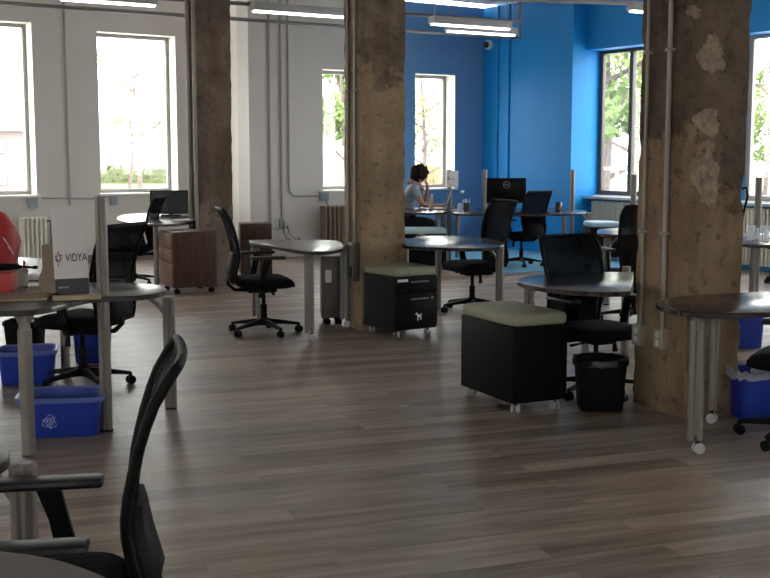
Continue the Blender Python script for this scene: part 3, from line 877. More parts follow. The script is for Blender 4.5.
desk('left desk with the white sign, red bag and cardboard box on it',
     [(-75, 310), (-40, 311), (0, 311), (28, 310), (50, 307), (75, 301), (98, 297), (130, 296), (158, 293), (166, 288.5), (158, 285), (130, 283), (95, 282.5), (70, 282), (56, 279), (51, 273), (48, 264), (42, 259), (28, 257.5), (0, 257), (-40, 257), (-70, 257)],
     [dict(p=(29, 455), kind='flare'), dict(p=(171, 409), kind='cap', ang=.3, to=(-.24, -.02)), dict(p=(66, 376), kind='post'), dict(p=(-60, 440), kind='flare')], M_TOPL)
desk('far left desk under the window with a black monitor on it',
     [(117, 219), (124, 214.5), (150, 213), (182, 213.5), (197, 216), (199, 218.5), (189, 222), (168, 224), (135, 223)],
     [dict(p=(157, 287), kind='post', m=M_SILVERP), dict(p=(126, 280), kind='post', m=M_GREYP), dict(p=(196, 271), kind='post', m=M_GREYP)], M_TOPL)
desk('dark round-ended desk on casters left of the middle pillar, at the chair facing right',
     [(249, 240.3), (275, 239.3), (305, 239.5), (335, 240.5), (342.5, 243.5), (342, 248.5), (325, 251.6), (303, 250.8), (284, 247.6), (262, 243.5)],
     [dict(p=(309.5, 341), kind='twin', ang=.2), dict(p=(344.5, 327), kind='twin', ang=.1, m=M_GREYP), dict(p=(256, 324), kind='twin', m=M_GREYP)])
desk('glossy round-ended desk just right of the middle pillar',
     [(401, 243), (404, 239.5), (425, 236), (455, 236), (485, 238), (503, 242), (500, 246), (475, 248), (440, 247.5), (412, 246.2), (403, 245)],
     [dict(p=(499, 322), kind='cap', to=(-.22, .12)), dict(p=(438, 309), kind='post', m=M_SILVERP), dict(p=(405, 306), kind='cap', to=(.2, .1))])
desk('half-hidden dark desk left of the broad right pillar, above the waste bin',
     [(517, 280), (530, 275.5), (560, 273.3), (600, 272), (622, 271.8), (632, 271.8), (633.5, 272.5), (633, 282), (631, 290), (629.5, 291.2), (620, 291.6), (600, 292), (560, 289.5), (530, 285)],
     [dict(p=(528, 380), kind='cap', to=(.2, .05)), dict(p=(624, 366), kind='post'), dict(p=(585, 360), kind='post', m=M_GREYP)])
desk('dark round-ended desk on casters in front of the broad right pillar',
     [(656, 303), (668, 298), (692, 295), (730, 293), (780, 291), (860, 290), (905, 300), (860, 309), (790, 311), (735, 313), (700, 312.5), (672, 309)],
     [dict(p=(694, 453.5), kind='twin', ang=.1), dict(p=(711.5, 423), kind='single', ang=2.6), dict(p=(880, 421), kind='twin')])
desk('person\'s dark desk by the window right of the middle pillar',
     [(384, 210), (396, 208), (430, 207), (446, 208), (449, 210.5), (440, 212.5), (410, 212.8), (388, 212.5)],
     [dict(p=(392, 262), kind='post'), dict(p=(443, 258), kind='cap', to=(-.3, .1)), dict(p=(437, 254), kind='post')])
desk('long dark desk along the blue wall with the large black monitor',
     [(453, 211.5), (458, 208.5), (500, 208), (550, 208.2), (580, 209.5), (586, 212.5), (560, 214), (500, 214), (458, 213.7)],
     [dict(p=(563, 257), kind='post'), dict(p=(588, 259), kind='cap', to=(-.3, .1)), dict(p=(457, 258), kind='post'), dict(p=(580, 247), kind='post')])
desk('desk at the right edge below the window with papers and glassware',
     [(728, 236), (745, 233.5), (780, 232.5), (830, 233), (840, 240), (800, 244.5), (755, 244.5), (732, 242)],
     [dict(p=(751, 322), kind='post'), dict(p=(800, 310), kind='post'), dict(p=(737, 300), kind='post')], M_TOPL)
desk('small desk between the pale blue bench and the broad right pillar',
     [(597, 231), (604, 228.5), (640, 227.5), (670, 229), (668, 234), (630, 235), (602, 233.6)],
     [dict(p=(606, 305), kind='cap', to=(.22, .12)), dict(p=(655, 300), kind='post')], M_TOPL)
M_TOPM = mat('matte_brown_grey_laminate', (.125, .10, .088), .6, spec=.12, noise_amt=.04)
# foreground desks at the left edge
desk('pale desk corner in the left foreground, nearest the camera',
     [(-1.55, 2.14), (-1.10, 2.14), (-.72, 2.11), (-.52, 2.00), (-.40, 1.84), (-.36, 1.66), (-.40, 1.3), (-.75, 1.15), (-1.55, 1.2)],
     [dict(p=Vector((-1.3, 1.7, 0)), kind='post'), dict(p=Vector((-.62, 1.35, 0)), kind='post')], M_TOPM, world=True)
desk('rounded pale desk end at the left edge behind the foreground chair',
     [(-60, 443), (-25, 438), (0, 442), (9, 449), (8, 458), (-4, 466), (-30, 478), (-80, 484)],
     [dict(p=at(22, 463, .66).xy.to_3d(), kind='cap', to=(-.24, .0)), dict(p=Vector((-1.7, 2.95, 0)), kind='post')], M_TOPL)

# ------------------------------------------------------------------ tall posts
def post(px, py, label, h=1.27, m=None, top=None):
    p = at(px, py)
    k = MB(); n = 20
    def ov(z, g=0): return [Vector(((.031 + g) * math.cos(2 * PI * j / n), (.030 + g) * math.sin(2 * PI * j / n) * (1 - .3 * math.exp(-((math.cos(2 * PI * j / n)) / .2) ** 2)), z)) for j in range(n)]
    k.ring_loft([ov(.01), ov(h - .012)])
    o = k.build('privacy_screen_post', m or M_SILVER); o.location = p
    tag(o, label, 'post', 'tall posts between the desks')
    k = MB(); k.ring_loft([ov(h - .012, .002), ov(h, -.001)]); k.build('post_cap', M_SILVERP, o)
    k = MB(); k.ring_loft([ov(0, .003), ov(.012, .003)]); k.build('foot_glide', M_BLACK, o)
    return o
post(107, 431, 'tall grey post at the left desk beside the white sign', 1.255)
post(449, 262, 'tall silver post with a white card taped to it, right of the seated person')
post(484, 262, 'tall silver post just left of the large black monitor')
post(571, 262, 'tall silver post in front of the blue wall corner')
post(631, 297, 'tall silver post by the radiator, touching the left side of the broad pillar')
post(754, 316, 'tall silver post at the right edge before the window')

# ------------------------------------------------------------------ pedestals
def pedestal(near, left_w, right_w, yaw, label, body_m, front_side, cush=None, h=.50, front_m=None, zc=.065, cush_t=.07, handles=True, side_m=None, ndraw=3, wheel_m=None):
    """near = nearest floor corner; right face along yaw, left face along yaw+90"""
    root = empty('file_pedestal', near, yaw, label, 'pedestal')
    w, d = right_w, left_w
    k = MB(); k.box((w / 2, d / 2, (zc + h) / 2), (w, d, h - zc), bev=.004)
    body = k.build('body', side_m or body_m, root)
    fm = front_m or body_m
    hh = h - zc
    if front_side == 'right': fx = lambda u, v, z: (u * w, v, z); 
    fr = [(.02, .30), (.31, .55), (.56, .98)] if ndraw == 3 else [(.02, .33), (.34, .98)]
    for i, (a, b) in enumerate(reversed(fr)):
        pass
    for i, (a, b) in enumerate(fr):        # from the top down
        z1 = h - a * hh; z0 = h - b * hh
        dr = MB()
        if front_side == 'right': dr.box((w / 2, -.009, (z0 + z1) / 2), (w - .006, .018, z1 - z0 - .004), bev=.002)
        elif front_side == 'left': dr.box((-.009, d / 2, (z0 + z1) / 2), (.018, d - .006, z1 - z0 - .004), bev=.002)
        else: continue
        D_ = dr.build('drawer', fm, root)
        if handles:
            hb = MB()
            if front_side == 'right': hb.box((w * .55, -.028, z1 - .035), (w * .42, .012, .012), bev=.003); hb.box((w * .40, -.020, z1 - .035), (.01, .012, .01)); hb.box((w * .70, -.020, z1 - .035), (.01, .012, .01))
            else: hb.box((-.028, d * .5, z1 - .025), (.012, d * .42, .010), bev=.003); hb.box((-.02, d * .36, z1 - .025), (.012, .01, .01)); hb.box((-.02, d * .64, z1 - .025), (.012, .01, .01))
            hb.build('handle', M_SILVER, D_)
    for cx, cy in ((.05, .05), (w - .05, .05), (.05, d - .05), (w - .05, d - .05)):
        caster(root, cx, cy, .6 + cx * 3, wheel_m or M_WHEEL, .026, top=zc + .002)
    if cush:
        rings = []
        for z, g in ((h + .001, -.006), (h + .012, .004), (h + cush_t * .6, .006), (h + cush_t - .010, .001), (h + cush_t, -.014), (h + cush_t + .004, -.06)):
            ring = []
            for j in range(40):
                a = 2 * PI * j / 40; e = .16
                ring.append(Vector((w / 2 + (w / 2 + g) * math.copysign(abs(math.cos(a)) ** e, math.cos(a)), d / 2 + (d / 2 + g) * math.copysign(abs(math.sin(a)) ** e, math.sin(a)), z)))
            rings.append(ring)
        k = MB(); k.ring_loft(rings); k.build('cushion', cush, root, sharp=50)
    return root
def ped_px(corner, xl, xr, yaw):
    R = rot2(yaw); Lv = Vector((-R.y, R.x, 0)); return on_line(xl, corner, Lv), on_line(xr, corner, R)
# centre one with sage cushion
for args in [0]:
    b_ = at(394.6, 331.4, .065); cn = Vector((b_.x, b_.y, 0)); y_ = deg(33); dl, wr = ped_px(cn, 363.5, 437, y_)
    print('ped1', dl, wr)
    P1 = pedestal(cn, dl, wr, y_, 'dark file pedestal with a sage cushion and small white dog sticker against the middle pillar', M_ESP, 'right', M_GREEN, .50, side_m=M_ESPS, ndraw=2)
    b_ = at(512.5, 404.5, .065); cn2 = Vector((b_.x, b_.y, 0)); y2 = deg(25); dl2, wr2 = ped_px(cn2, 462.5, 571, y2)
    print('ped2', dl2, wr2)
    P2 = pedestal(cn2, dl2, wr2, y2, 'large dark pedestal with a beige-green cushion in the middle of the floor', M_ESP, 'none', M_GREEN, .505, cush_t=.07)
    b_ = at(174, 288.6, .065); cn3 = Vector((b_.x, b_.y, 0)); y3 = deg(27); dl3, wr3 = ped_px(cn3, 158.5, 215, y3)
    print('ped3', dl3, wr3)
    P3 = pedestal(cn3, dl3, wr3, y3, 'walnut file pedestal on casters with three drawers, under the far left desk', M_WAL, 'left', None, .66, front_m=M_WALF, handles=False, wheel_m=M_BLACK)
    k = MB(); k.box((.012, dl3 * .5, .664), (.05, dl3 * .55, .006), bev=.002); k.build('lock_plate', M_SILVERP, P3)
    cn4 = at(241, 280); y4 = deg(10); wr4 = on_line(271, cn4, rot2(y4))
    P4 = pedestal(cn4, .45, wr4, y4, 'walnut file pedestal standing right of the left pillar, behind the office chair', M_WAL, 'right', None, .66, handles=False, wheel_m=M_BLACK)
    cn5 = at(337, 323); y5 = deg(150)
    P5 = pedestal(at(321.5, 325.5), .40, .20, deg(5), 'narrow walnut pedestal under the desk, against the left side of the middle pillar', mat('grey_walnut_panel', (.10, .075, .066), .45, noise_amt=.15, noise_scale=5, stretch=(8, 8, .6)), 'none', None, .60, wheel_m=M_BLACK)
    k = MB(); k.box((.062, -.002, .43), (.055, .006, .11), bev=.0025); lb = k.build('white_label', M_WHITE, P5)
    P6 = pedestal(at(403, 271), .42, .56, deg(5), 'dark bench pedestal with a pale blue cushion in front of the seated person', M_ESP, 'none', M_LBLUE, .47)
    P7 = pedestal(at(590, 262), .42, .42, deg(5), 'dark pedestal with a pale blue cushion below the right radiator', M_ESP, 'none', M_LBLUE, .48)
# marks on the centre pedestal
k = MB(); k.cyl((wr * .86, -.022, .318), .014, .010, 14, 'Y'); k.build('lock', M_SILVER, P1)
k = MB(); k.box((wr * .16, -.0195, .470), (.10, .003, .022), bev=.001); k.build('name_label', M_WHITE, P1)
def dog(root, ox, oz, s):
    k = MB()
    sh = [(-.55, .2), (-.62, .60), (-1.05, .62), (-1.10, .86), (-.82, 1.05), (-.66, 1.28), (-.48, 1.10), (-.28, .72), (.45, .66), (.62, 1.0), (.74, .92), (.62, .35), (.66, -.7), (.36, -.7), (.28, -.02), (-.20, -.04), (-.22, -.8), (-.50, -.8)]
    k.ring_loft([[(ox + x * s, y, oz + z * s) for x, z in sh] for y in (-.0195, -.0215)])
    k.build('dog_sticker', M_WHITE, root)
dog(P1, wr * .55, .165, .033)

# ------------------------------------------------------------------ bins
def tub(name, label, cat, loc, rz, w, d, h, m, rim_m, taper=.86, wall=.004, liner=None, group=None, ribs=False):
    root = empty(name, loc, rz, label, cat, group)
    def rr(sx, sy, z, n=32, e=.28):
        return [Vector((sx / 2 * math.copysign(abs(math.cos(2 * PI * j / n)) ** e, math.cos(2 * PI * j / n)), sy / 2 * math.copysign(abs(math.sin(2 * PI * j / n)) ** e, math.sin(2 * PI * j / n)), z)) for j in range(n)]
    k = MB()
    k.ring_loft([rr(w * taper, d * taper, 0), rr(w * (taper + .02), d * (taper + .02), .01), rr(w * .985, d * .985, h - .012), rr(w * .985 - 2 * wall, d * .985 - 2 * wall, h - .012), rr(w * taper - 2 * wall, d * taper - 2 * wall, .012)])
    k.build('bin_body', m, root, sharp=50)
    k = MB(); k.ring_loft([rr(w * .99, d * .99, h - .03), rr(w * 1.04, d * 1.04, h - .028), rr(w * 1.05, d * 1.05, h - .002), rr(w * 1.03, d * 1.03, h), rr(w * .96, d * .96, h - .003), rr(w * .96, d * .96, h - .03)], cap0=False, cap1=False)
    k.build('rim', rim_m, root, sharp=50)
    return root
def recycle(root, cx, y, cz, s, m):
    k = MB()
    for i in range(3):
        a0 = i * 2 * PI / 3
        arrow = [(-.50, .10), (-.18, .62), (.06, .78), (.26, .62), (.40, .40), (.54, .48), (.42, .02), (-.02, .12), (.14, .22), (.02, .42), (-.06, .38), (-.26, .0), (-.50, .10)]
        q = [(p[0] * math.cos(a0) - p[1] * math.sin(a0), p[0] * math.sin(a0) + p[1] * math.cos(a0)) for p in arrow]
        for a, b in zip(q, q[1:]):
            k.tube([Vector((cx + a[0] * s, y, cz + a[1] * s)), Vector((cx + b[0] * s, y, cz + b[1] * s))], .0016, 5)
    return k.build('recycling_mark', m, root)
b1p = at(59, 437); b1 = tub('recycling_bin', 'blue bin with a recycling mark at the foot of the left desk, nearest the camera', 'bin', (b1p.x - .01, b1p.y + .13, 0), deg(8), .44, .33, .215, M_BIN, M_BINRIM)
recycle(b1, -.05, -.158, .088, .052, M_MARK)
b2p = at(28, 383); tub('recycling_bin', 'blue recycling bin under the left desk in front of the black waste bin', 'bin', (b2p.x - .02, b2p.y + .08, 0), deg(14), .37, .32, .22, M_BIN, M_BINRIM)
b3p = at(89, 364); tub('recycling_bin', 'tall blue recycling bin under the left desk behind the tall grey post', 'bin', (b3p.x, b3p.y + .12, 0), 0, .26, .26, .36, M_BIN, M_BINRIM, .8)
b4p = at(22, 371); b4 = tub('waste_bin', 'black waste bin with crumpled paper under the left desk', 'bin', (b4p.x, b4p.y + .1, 0), 0, .25, .23, .34, M_BLACK, M_BLACK, .78)
b5p = at(602, 411); b5 = tub('waste_bin', 'black waste bin with a liner on the floor left of the broad right pillar', 'bin', (b5p.x, b5p.y + .08, 0), 0, .285, .25, .30, M_BLACK, M_BLACK, .84)
k = MB()
n = 40
k.ring_loft([[Vector((.146 * q * math.cos(2 * PI * j / n), .13 * q * math.sin(2 * PI * j / n), z + .004 * math.sin(j * 2.3))) for j in range(n)] for q, z in ((.95, .303), (1.08, .306), (1.13, .295), (1.12, .262 ))], cap0=False, cap1=False)
k.build('bin_liner', mat('black_liner', (.006, .006, .007), .3, bump=.5, noise_scale=40), b5, sharp=80)
b6p = at(763, 421); b6 = tub('recycling_bin', 'blue recycling bin with a clear liner at the right edge beside the broad pillar', 'bin', (b6p.x + .02, b6p.y + .15, 0), deg(5), .34, .30, .27, M_BIN, M_BINRIM)
k = MB()
k.ring_loft([[Vector((.183 * q * math.copysign(abs(math.cos(2 * PI * j / n)) ** .3, math.cos(2 * PI * j / n)), .162 * q * math.copysign(abs(math.sin(2 * PI * j / n)) ** .3, math.sin(2 * PI * j / n)), z + .008 * math.sin(j * 1.7))) for j in range(n)] for q, z in ((.93, .25), (.98, .278), (1.05, .276), (1.06, .235))], cap0=False, cap1=False)
k.build('bin_liner', mat('pale_plastic_liner', (.42, .42, .50), .3, bump=.6, noise_scale=40, alpha=.7), b6, sharp=80)
def crumple(c, r, label, seed):
    k = MB(); k.sphere((0, 0, 0), r, 3)
    for v in k.bm.verts: v.co *= 1 + .35 * noise.noise(v.co * 40 + Vector((seed, 0, 0)))
    o = k.build('crumpled_paper', M_WHITE, sharp=15); o.location = c; return tag(o, label, 'paper')
crumple((b4p.x + .03, b4p.y + .06, .30), .055, 'crumpled white paper in the black waste bin under the left desk', 3)
k = MB(); k.box((0, 0, 0), (.10, .015, .14), bev=.002); o = k.build('paper_sheaf', M_WHITE); o.location = (b6p.x + .04, b6p.y + .17, .30); o.rotation_euler = (.3, .2, .4); tag(o, 'white paper sticking out of the blue bin at the right edge', 'paper')
k = MB(); kp = at(742, 371); o = tub('recycling_bin', 'small blue bin seen under the right desk behind the broad pillar', 'bin', (at(746, 348).x, at(746, 348).y + .1, 0), 0, .28, .28, .36, M_BIN, M_BINRIM)

# ------------------------------------------------------------------ radiators
def radiator(p, d, ln, h, m, label, group, n=None, dep=.14, z0=.08):
    root = empty('radiator', p, math.atan2(d.y, d.x), label, 'radiator', group)
    n = n or max(3, round(ln / .06)); pitch = ln / n
    for i in range(n):
        x = (i + .5) * pitch; k = MB()
        for yy in (-dep / 2 + .025, 0, dep / 2 - .025):
            k.tube([(x, yy, z0 + .03), (x, yy, z0 + h * .5), (x, yy, z0 + h - .03)], pitch * .36, 8)
        k.box((x, 0, z0 + h - .028), (pitch * .84, dep, .05), bev=.018); k.box((x, 0, z0 + .028), (pitch * .84, dep, .05), bev=.018)
        if i in (0, n - 1): k.box((x, 0, z0 / 2), (pitch * .7, .06, z0), bev=.006)
        k.build('section', m, root)
    k = MB(); k.tube([(0, 0, z0 + .05), (ln, 0, z0 + .05)], .016, 8); k.tube([(0, 0, z0 + h - .04), (ln, 0, z0 + h - .04)], .016, 8); k.build('manifold', m, root)
    return root
nA = Vector((-DA.y, DA.x, 0)); nB = Vector((-DB.y, DB.x, 0))
sa = on_line(17, PA - nA * .20, DA); sb = on_line(44, PA - nA * .20, DA)
ra = PA - nA * .20 + DA * sa
RA = radiator(ra, DA, sb - sa, .58, M_RAD, 'cream column radiator under the far left window, left of the white sign', 'column radiators', n=6)
k = MB(); L_ = sb - sa
k.tube([(L_, 0, .60), (L_ + .06, 0, .60), (L_ + .06, 0, .3), (L_ + .06, 0, 0)], .013, 8); k.build('riser_pipe', mat('rusty_pipe', (.10, .07, .055), .6), RA)
k = MB(); k.lathe([(.02, -.03), (.035, -.02), (.035, .02), (.02, .03)], (L_ + .11, 0, .50), 12); k.box((L_ + .10, 0, .44), (.04, .04, .06), bev=.01); k.build('valve', mat('rusty_valve', (.16, .08, .06), .6), RA)
sa = on_line(321, PB - nB * .16, DB); sb = on_line(356, PB - nB * .16, DB)
radiator(PB - nB * .16 + DB * sa, DB, sb - sa, .66, M_RADT, 'tan column radiator seen left of the middle pillar under the window', 'column radiators', n=8)
for xa, xb, lab in ((586, 660, 'cream column radiator under the right window, left of the broad pillar'), (735, 800, 'cream column radiator under the window at the right edge')):
    o_ = WP - PN * .10; sa = on_line(xa, o_, PD); sb = on_line(xb, o_, PD)
    radiator(o_ + PD * max(sa, .05), PD, sb - sa, .74, M_RAD, lab, 'column radiators', dep=.13, z0=.06)

# ------------------------------------------------------------------ monitors, laptop
def monitor(p, rz, w, h, label, back_logo=False, stand_h=.12, z=.73, arm=True):
    root = empty('computer_monitor', (p.x, p.y, z), rz, label, 'monitor')
    zc = stand_h + h / 2
    k = MB(); k.box((0, 0, zc), (w, .035, h), bev=.008); k.box((0, .02, zc), (w * .6, .03, h * .6), bev=.01); sh = k.build('casing', M_BLACK, root)
    k = MB(); k.box((0, -.0185, zc), (w - .03, .003, h - .03)); k.build('screen', M_SCREEN, root)
    k = MB(); k.box((0, .03, stand_h / 2 + .05), (.05, .02, stand_h + .1), bev=.004); k.build('stand_neck', M_BLACK, root)
    k = MB(); k.box((0, .02, .006), (.24, .18, .012), bev=.004); k.build('stand_base', M_BLACK, root)
    return root
def text_mesh(body, size, m, parent, loc, rot, name='lettering', ext=.0006, sx=1.0, name2=None):
    cu = bpy.data.curves.new('letters', 'FONT'); cu.body = body; cu.size = size; cu.extrude = ext; cu.offset = size * .012; cu.align_x = 'CENTER'; cu.align_y = 'CENTER'
    t = bpy.data.objects.new('letters', cu); C.objects.link(t)
    dg = bpy.context.evaluated_depsgraph_get()
    me = bpy.data.meshes.new_from_object(t.evaluated_get(dg))
    bpy.data.objects.remove(t)
    for v in me.vertices: v.co.x *= sx
    me.materials.clear(); me.materials.append(m)
    o = bpy.data.objects.new(name, me); C.objects.link(o); o.parent = parent; o.location = loc; o.rotation_euler = rot
    return o
mp_ = at(506, 210.5, .73)
mon = monitor(mp_, PI, .53, .335, 'large black monitor seen from behind on the long desk by the blue wall', stand_h=.10)
k = MB(); nn = 24
k.ring_loft([[Vector((r * math.cos(2 * PI * j / nn), y, .345 + r * math.sin(2 * PI * j / nn))) for j in range(nn)] for r, y in ((.046, .035), (.046, .038), (.040, .038), (.040, .035))], cap0=False, cap1=False)
k.build('logo_ring', M_GREYP, mon)
text_mesh('DELL', .030, M_GREYP, mon, (0, .0375, .345), (PI / 2, 0, PI))
mp2 = at(171, 215.5, .73)
monitor(mp2, deg(6), .50, .29, 'black monitor facing the room on the far left desk under the window', stand_h=.02)
k = MB(); lp = at(437.5, 209.3, .73)
lt = empty('laptop', lp, deg(-100), 'silver laptop open on the desk in front of the seated person', 'laptop')
k.box((0, 0, .009), (.32, .22, .016), bev=.004); k.build('keyboard_base', M_SILVERP, lt)
k = MB(); R = Matrix.Rotation(deg(-18), 4, 'X'); k.box((0, .145, .12), (.32, .008, .22), R=R, bev=.003); k.build('laptop_lid', M_SILVERP, lt)
k = MB(); k.box((0, .140, .12), (.30, .004, .20), R=R); k.build('laptop_screen', M_SCREEN, lt)

# ------------------------------------------------------------------ things on the left desk
TZ = .7305
def onp(x, y): return at(x, y, TZ)
g = onp(73, 297)
sg = empty('tabletop_sign', g, deg(9), 'white standing sign reading VIDYA on the left desk', 'sign')
SW, SH = .175, .455
k = MB(); k.box((0, 0, SH / 2 + .005), (SW, .006, SH), bev=.001); k.build('sign_panel', M_SIGN, sg)
k = MB(); k.box((0, -.0035, .055), (SW - .002, .002, .085)); k.build('dark_band', M_SIGND, sg)
text_mesh('VIDYA', .058, M_INK, sg, (.029, -.0036, .205), (PI / 2, 0, 0), sx=.66)
text_mesh('VIDYA', .012, M_SIGN, sg, (-.045, -.005, .052), (PI / 2, 0, 0), name='small_lettering', sx=1.6)
k = MB()   # faceted bird-like emblem
for tri, mi in ((((-.030, .0), (-.004, -.032), (-.006, -.006)), 0), (((.028, .004), (-.002, -.032), (.004, -.006)), 1), (((-.028, .008), (-.006, -.002), (-.014, .020)), 1), (((.004, .0), (.026, .012), (.010, .020)), 0), (((-.010, .024), (.004, .006), (.002, .038)), 1), (((-.002, -.036), (-.012, -.034), (-.004, -.052)), 0)):
    k.mi = mi; q = [Vector((-.060 + a * .76, 0, .208 + b * .95)) for a, b in tri]
    k.ring_loft([[Vector((v.x, y, v.z)) for v in q] for y in (-.0032, -.0042)])
k.build('bird_emblem', [M_INK, M_PURP], sg)
sg.rotation_euler = (deg(-3), deg(-2), deg(9))
g = onp(51, 296); k = MB(); k.ring_loft([[(-.05, -.04, 0), (.03, -.04, 0), (.03, .05, 0), (-.05, .05, 0)], [(-.05, -.04, .10), (.03, -.04, .10), (.03, .05, .10), (-.05, .05, .10)], [(-.03, -.035, .15), (.03, -.035, .15), (.03, .045, .15), (-.03, .045, .15)], [(-.03, -.035, .27), (.025, -.035, .27), (.025, .04, .27), (-.03, .04, .27)]])
o = k.build('leaflet_stand', M_TAN, sharp=20); o.location = g; tag(o, 'brown card leaflet stand left of the white sign', 'stand')
g = onp(77, 299.5); k = MB(); k.box((0, 0, .014), (.24, .06, .024), bev=.004); o = k.build('flat_case', M_WOOD); o.location = g + Vector((.005, -.02, 0)); o.rotation_euler = (0, 0, deg(22)); tag(o, 'tan flat case lying in front of the white sign', 'case')
g = onp(56, 300); k = MB(); k.sphere((0, 0, .018), .02, 2, (1.6, 1, .85)); o = k.build('computer_mouse', M_BLACK); o.location = g + Vector((0, -.0, 0)); tag(o, 'small black mouse at the foot of the brown card stand', 'mouse')
g = onp(14, 300)
for i, (m_, dz, rz_, lab) in enumerate(((M_WOOD, 0, .25, 'lower tan folder lying at the front left of the left desk'), (M_TAN, .014, .32, 'upper brown folder on top of the tan one on the left desk'))):
    k = MB(); k.box((0, 0, .0065), (.36, .24, .012), bev=.003); o = k.build('folder', m_); o.location = g + Vector((-.03, .05, dz)); o.rotation_euler = (0, 0, rz_); tag(o, lab, 'folder')
g = onp(21, 286)
cup = empty('pen_cup', g, 0, 'glass pen cup full of pens on the left desk', 'cup')
k = MB(); k.lathe([(.036, 0), (.040, .004), (.044, .095), (.040, .095), (.036, .008)], n=18); k.build('cup_body', mat('pale_cup', (.34, .31, .27), .4), cup)
for i, c in enumerate([(.5, .04, .04), (.04, .04, .05), (.5, .48, .45), (.3, .22, .1), (.05, .05, .2), (.4, .03, .05)]):
    a = i * 1.1; k = MB(); k.tube([(.015 * math.cos(a), .015 * math.sin(a), .01), (.040 * math.cos(a), .034 * math.sin(a), .125 + .012 * (i % 3))], .0045, 6)
    o = k.build('pen', mat('pen_%d' % i, c, .4)); o.location = g; tag(o, 'pens and pencils standing in the pen cup on the left desk', 'pen', 'pens in the cup')
g = onp(35, 279); k = MB(); k.box((0, 0, .012), (.13, .16, .022), bev=.002); o = k.build('paper_pad', M_WHITE); o.location = g; o.rotation_euler = (0, 0, .3); tag(o, 'block of white paper behind the pen cup on the left desk', 'paper')
g = onp(41, 289); k = MB(); k.box((0, 0, .010), (.12, .09, .019), bev=.002); o = k.build('note_block', M_WOOD); o.location = g; o.rotation_euler = (0, 0, .2); tag(o, 'tan note block between the pen cup and the card stand', 'note block')
# red bag and the black strap
g = onp(-13, 283)
bag = empty('tote_bag', g, deg(10), 'red nylon bag standing on the left desk at the picture edge', 'bag')
k = MB(); rings = []
for z, sx, sy in ((0, .15, .10), (.03, .165, .115), (.12, .175, .12), (.24, .19, .115), (.33, .165, .10), (.40, .12, .07), (.425, .07, .035)):
    ring = []
    for j in range(28):
        a = 2 * PI * j / 28; q = 1 + .07 * noise.noise(Vector((math.cos(a) * 2, math.sin(a) * 2, z * 9)))
        ring.append(Vector((sx * q * math.copysign(abs(math.cos(a)) ** .7, math.cos(a)), sy * q * math.copysign(abs(math.sin(a)) ** .7, math.sin(a)), z)))
    rings.append(ring)
k.ring_loft(rings); k.build('bag_body', M_RED, bag, sharp=70)
k = MB(); k.tube([(.115, -.10, .27), (.145, -.095, .22), (.165, -.075, .17)], .003, 6); k.tube([(.12, -.10, .24), (.15, -.09, .20)], .0025, 6); k.build('white_stitching', M_WHITE, bag)
k = MB(); k.tube([(-.05, -.02, .42), (-.03, -.02, .46), (.03, -.02, .45), (.05, -.02, .415)], .008, 8); k.build('handle_loop', M_BLACK, bag)
g = onp(3, 296)
um = empty('folded_umbrella', (g.x, g.y, TZ + .15), deg(6), 'black folded umbrella lying across in front of the red bag', 'umbrella')
k = MB(); k.tube([(-.25, 0, 0), (-.1, 0, .002), (.04, 0, .004), (.10, 0, .004)], [.02, .022, .018, .010], 12); k.build('umbrella_canopy', M_SEAT, um)
k = MB(); k.tube([(.09, 0, .004), (.16, 0, .0)], .006, 8); k.sphere((.17, 0, 0), .010, 2, (1.8, 1, 1)); k.build('umbrella_handle', M_BLACK, um)
g2 = onp(-14, 299); k = MB(); k.box((0, 0, .064), (.22, .12, .128), bev=.004); o = k.build('red_box', M_RED); o.location = (g2.x, g2.y + .12, TZ); tag(o, 'red box under the black umbrella at the left picture edge', 'box')

# far left desk papers
g = at(178, 221, TZ); 
for i, (dx, rz_) in enumerate(((0, .2), (.12, -.4))):
    k = MB(); k.box((0, 0, .004 + .004 * i), (.21, .28, .006), bev=.001); o = k.build('paper_sheet', M_WHITE); o.location = g + Vector((dx, .15, .004 * i)); o.rotation_euler = (0, 0, rz_)
    tag(o, ('loose white paper in front of the far left monitor, left sheet', 'loose white paper in front of the far left monitor, right sheet')[i], 'paper')

# ------------------------------------------------------------------ things on the far desks
o = None
g = at(431.5, 209.5, .73); k = MB(); k.lathe([(.028, 0), (.034, .004), (.034, .13), (.014, .17), (.012, .19), (.015, .192), (.015, .205), (.0, .206)], n=16); o = k.build('drink_bottle', mat('tan_bottle', (.42, .32, .22), .3)); o.location = g; tag(o, 'tan drink bottle on the desk before the seated person', 'bottle')
g = at(466.5, 210.5, .73); cup = empty('pen_holder', g, 0, 'dark pen holder on the desk right of the white card post', 'pen holder')
k = MB(); k.lathe([(.038, 0), (.042, .004), (.042, .105), (.038, .105), (.034, .008)], n=16); k.build('holder_body', M_SCREEN, cup)
for i, a in enumerate((.2, 1.6, 3.0, 4.4)):
    k = MB(); k.tube([(.01 * math.cos(a), .01 * math.sin(a), .01), (.045 * math.cos(a), .04 * math.sin(a), .15)], .005, 6); o = k.build('pen', M_WHITE); o.location = g; tag(o, 'pale pens in the dark holder right of the card post', 'pen', 'pens in the dark holder')
g = at(460, 211, .73); k = MB(); k.lathe([(.03, 0), (.032, .003), (.036, .10), (.034, .10), (.029, .005)], n=16); o = k.build('drinking_glass', mat('clear_glassware', (.7, .75, .8), .1, alpha=.35)); o.location = g; tag(o, 'clear drinking glass left of the dark pen holder', 'glass')
g = at(454.5, 211, .73); lampo = empty('desk_lamp', g, 0, 'small silver desk lamp arm leaning behind the card post', 'lamp')
k = MB(); k.lathe([(.05, 0), (.05, .012), (.01, .016)], n=16); k.build('lamp_base', M_SILVERP, lampo)
k = MB(); k.tube([(0, 0, .012), (-.02, 0, .10), (.10, 0, .25)], .006, 8); k.build('lamp_arm', M_SILVER, lampo)
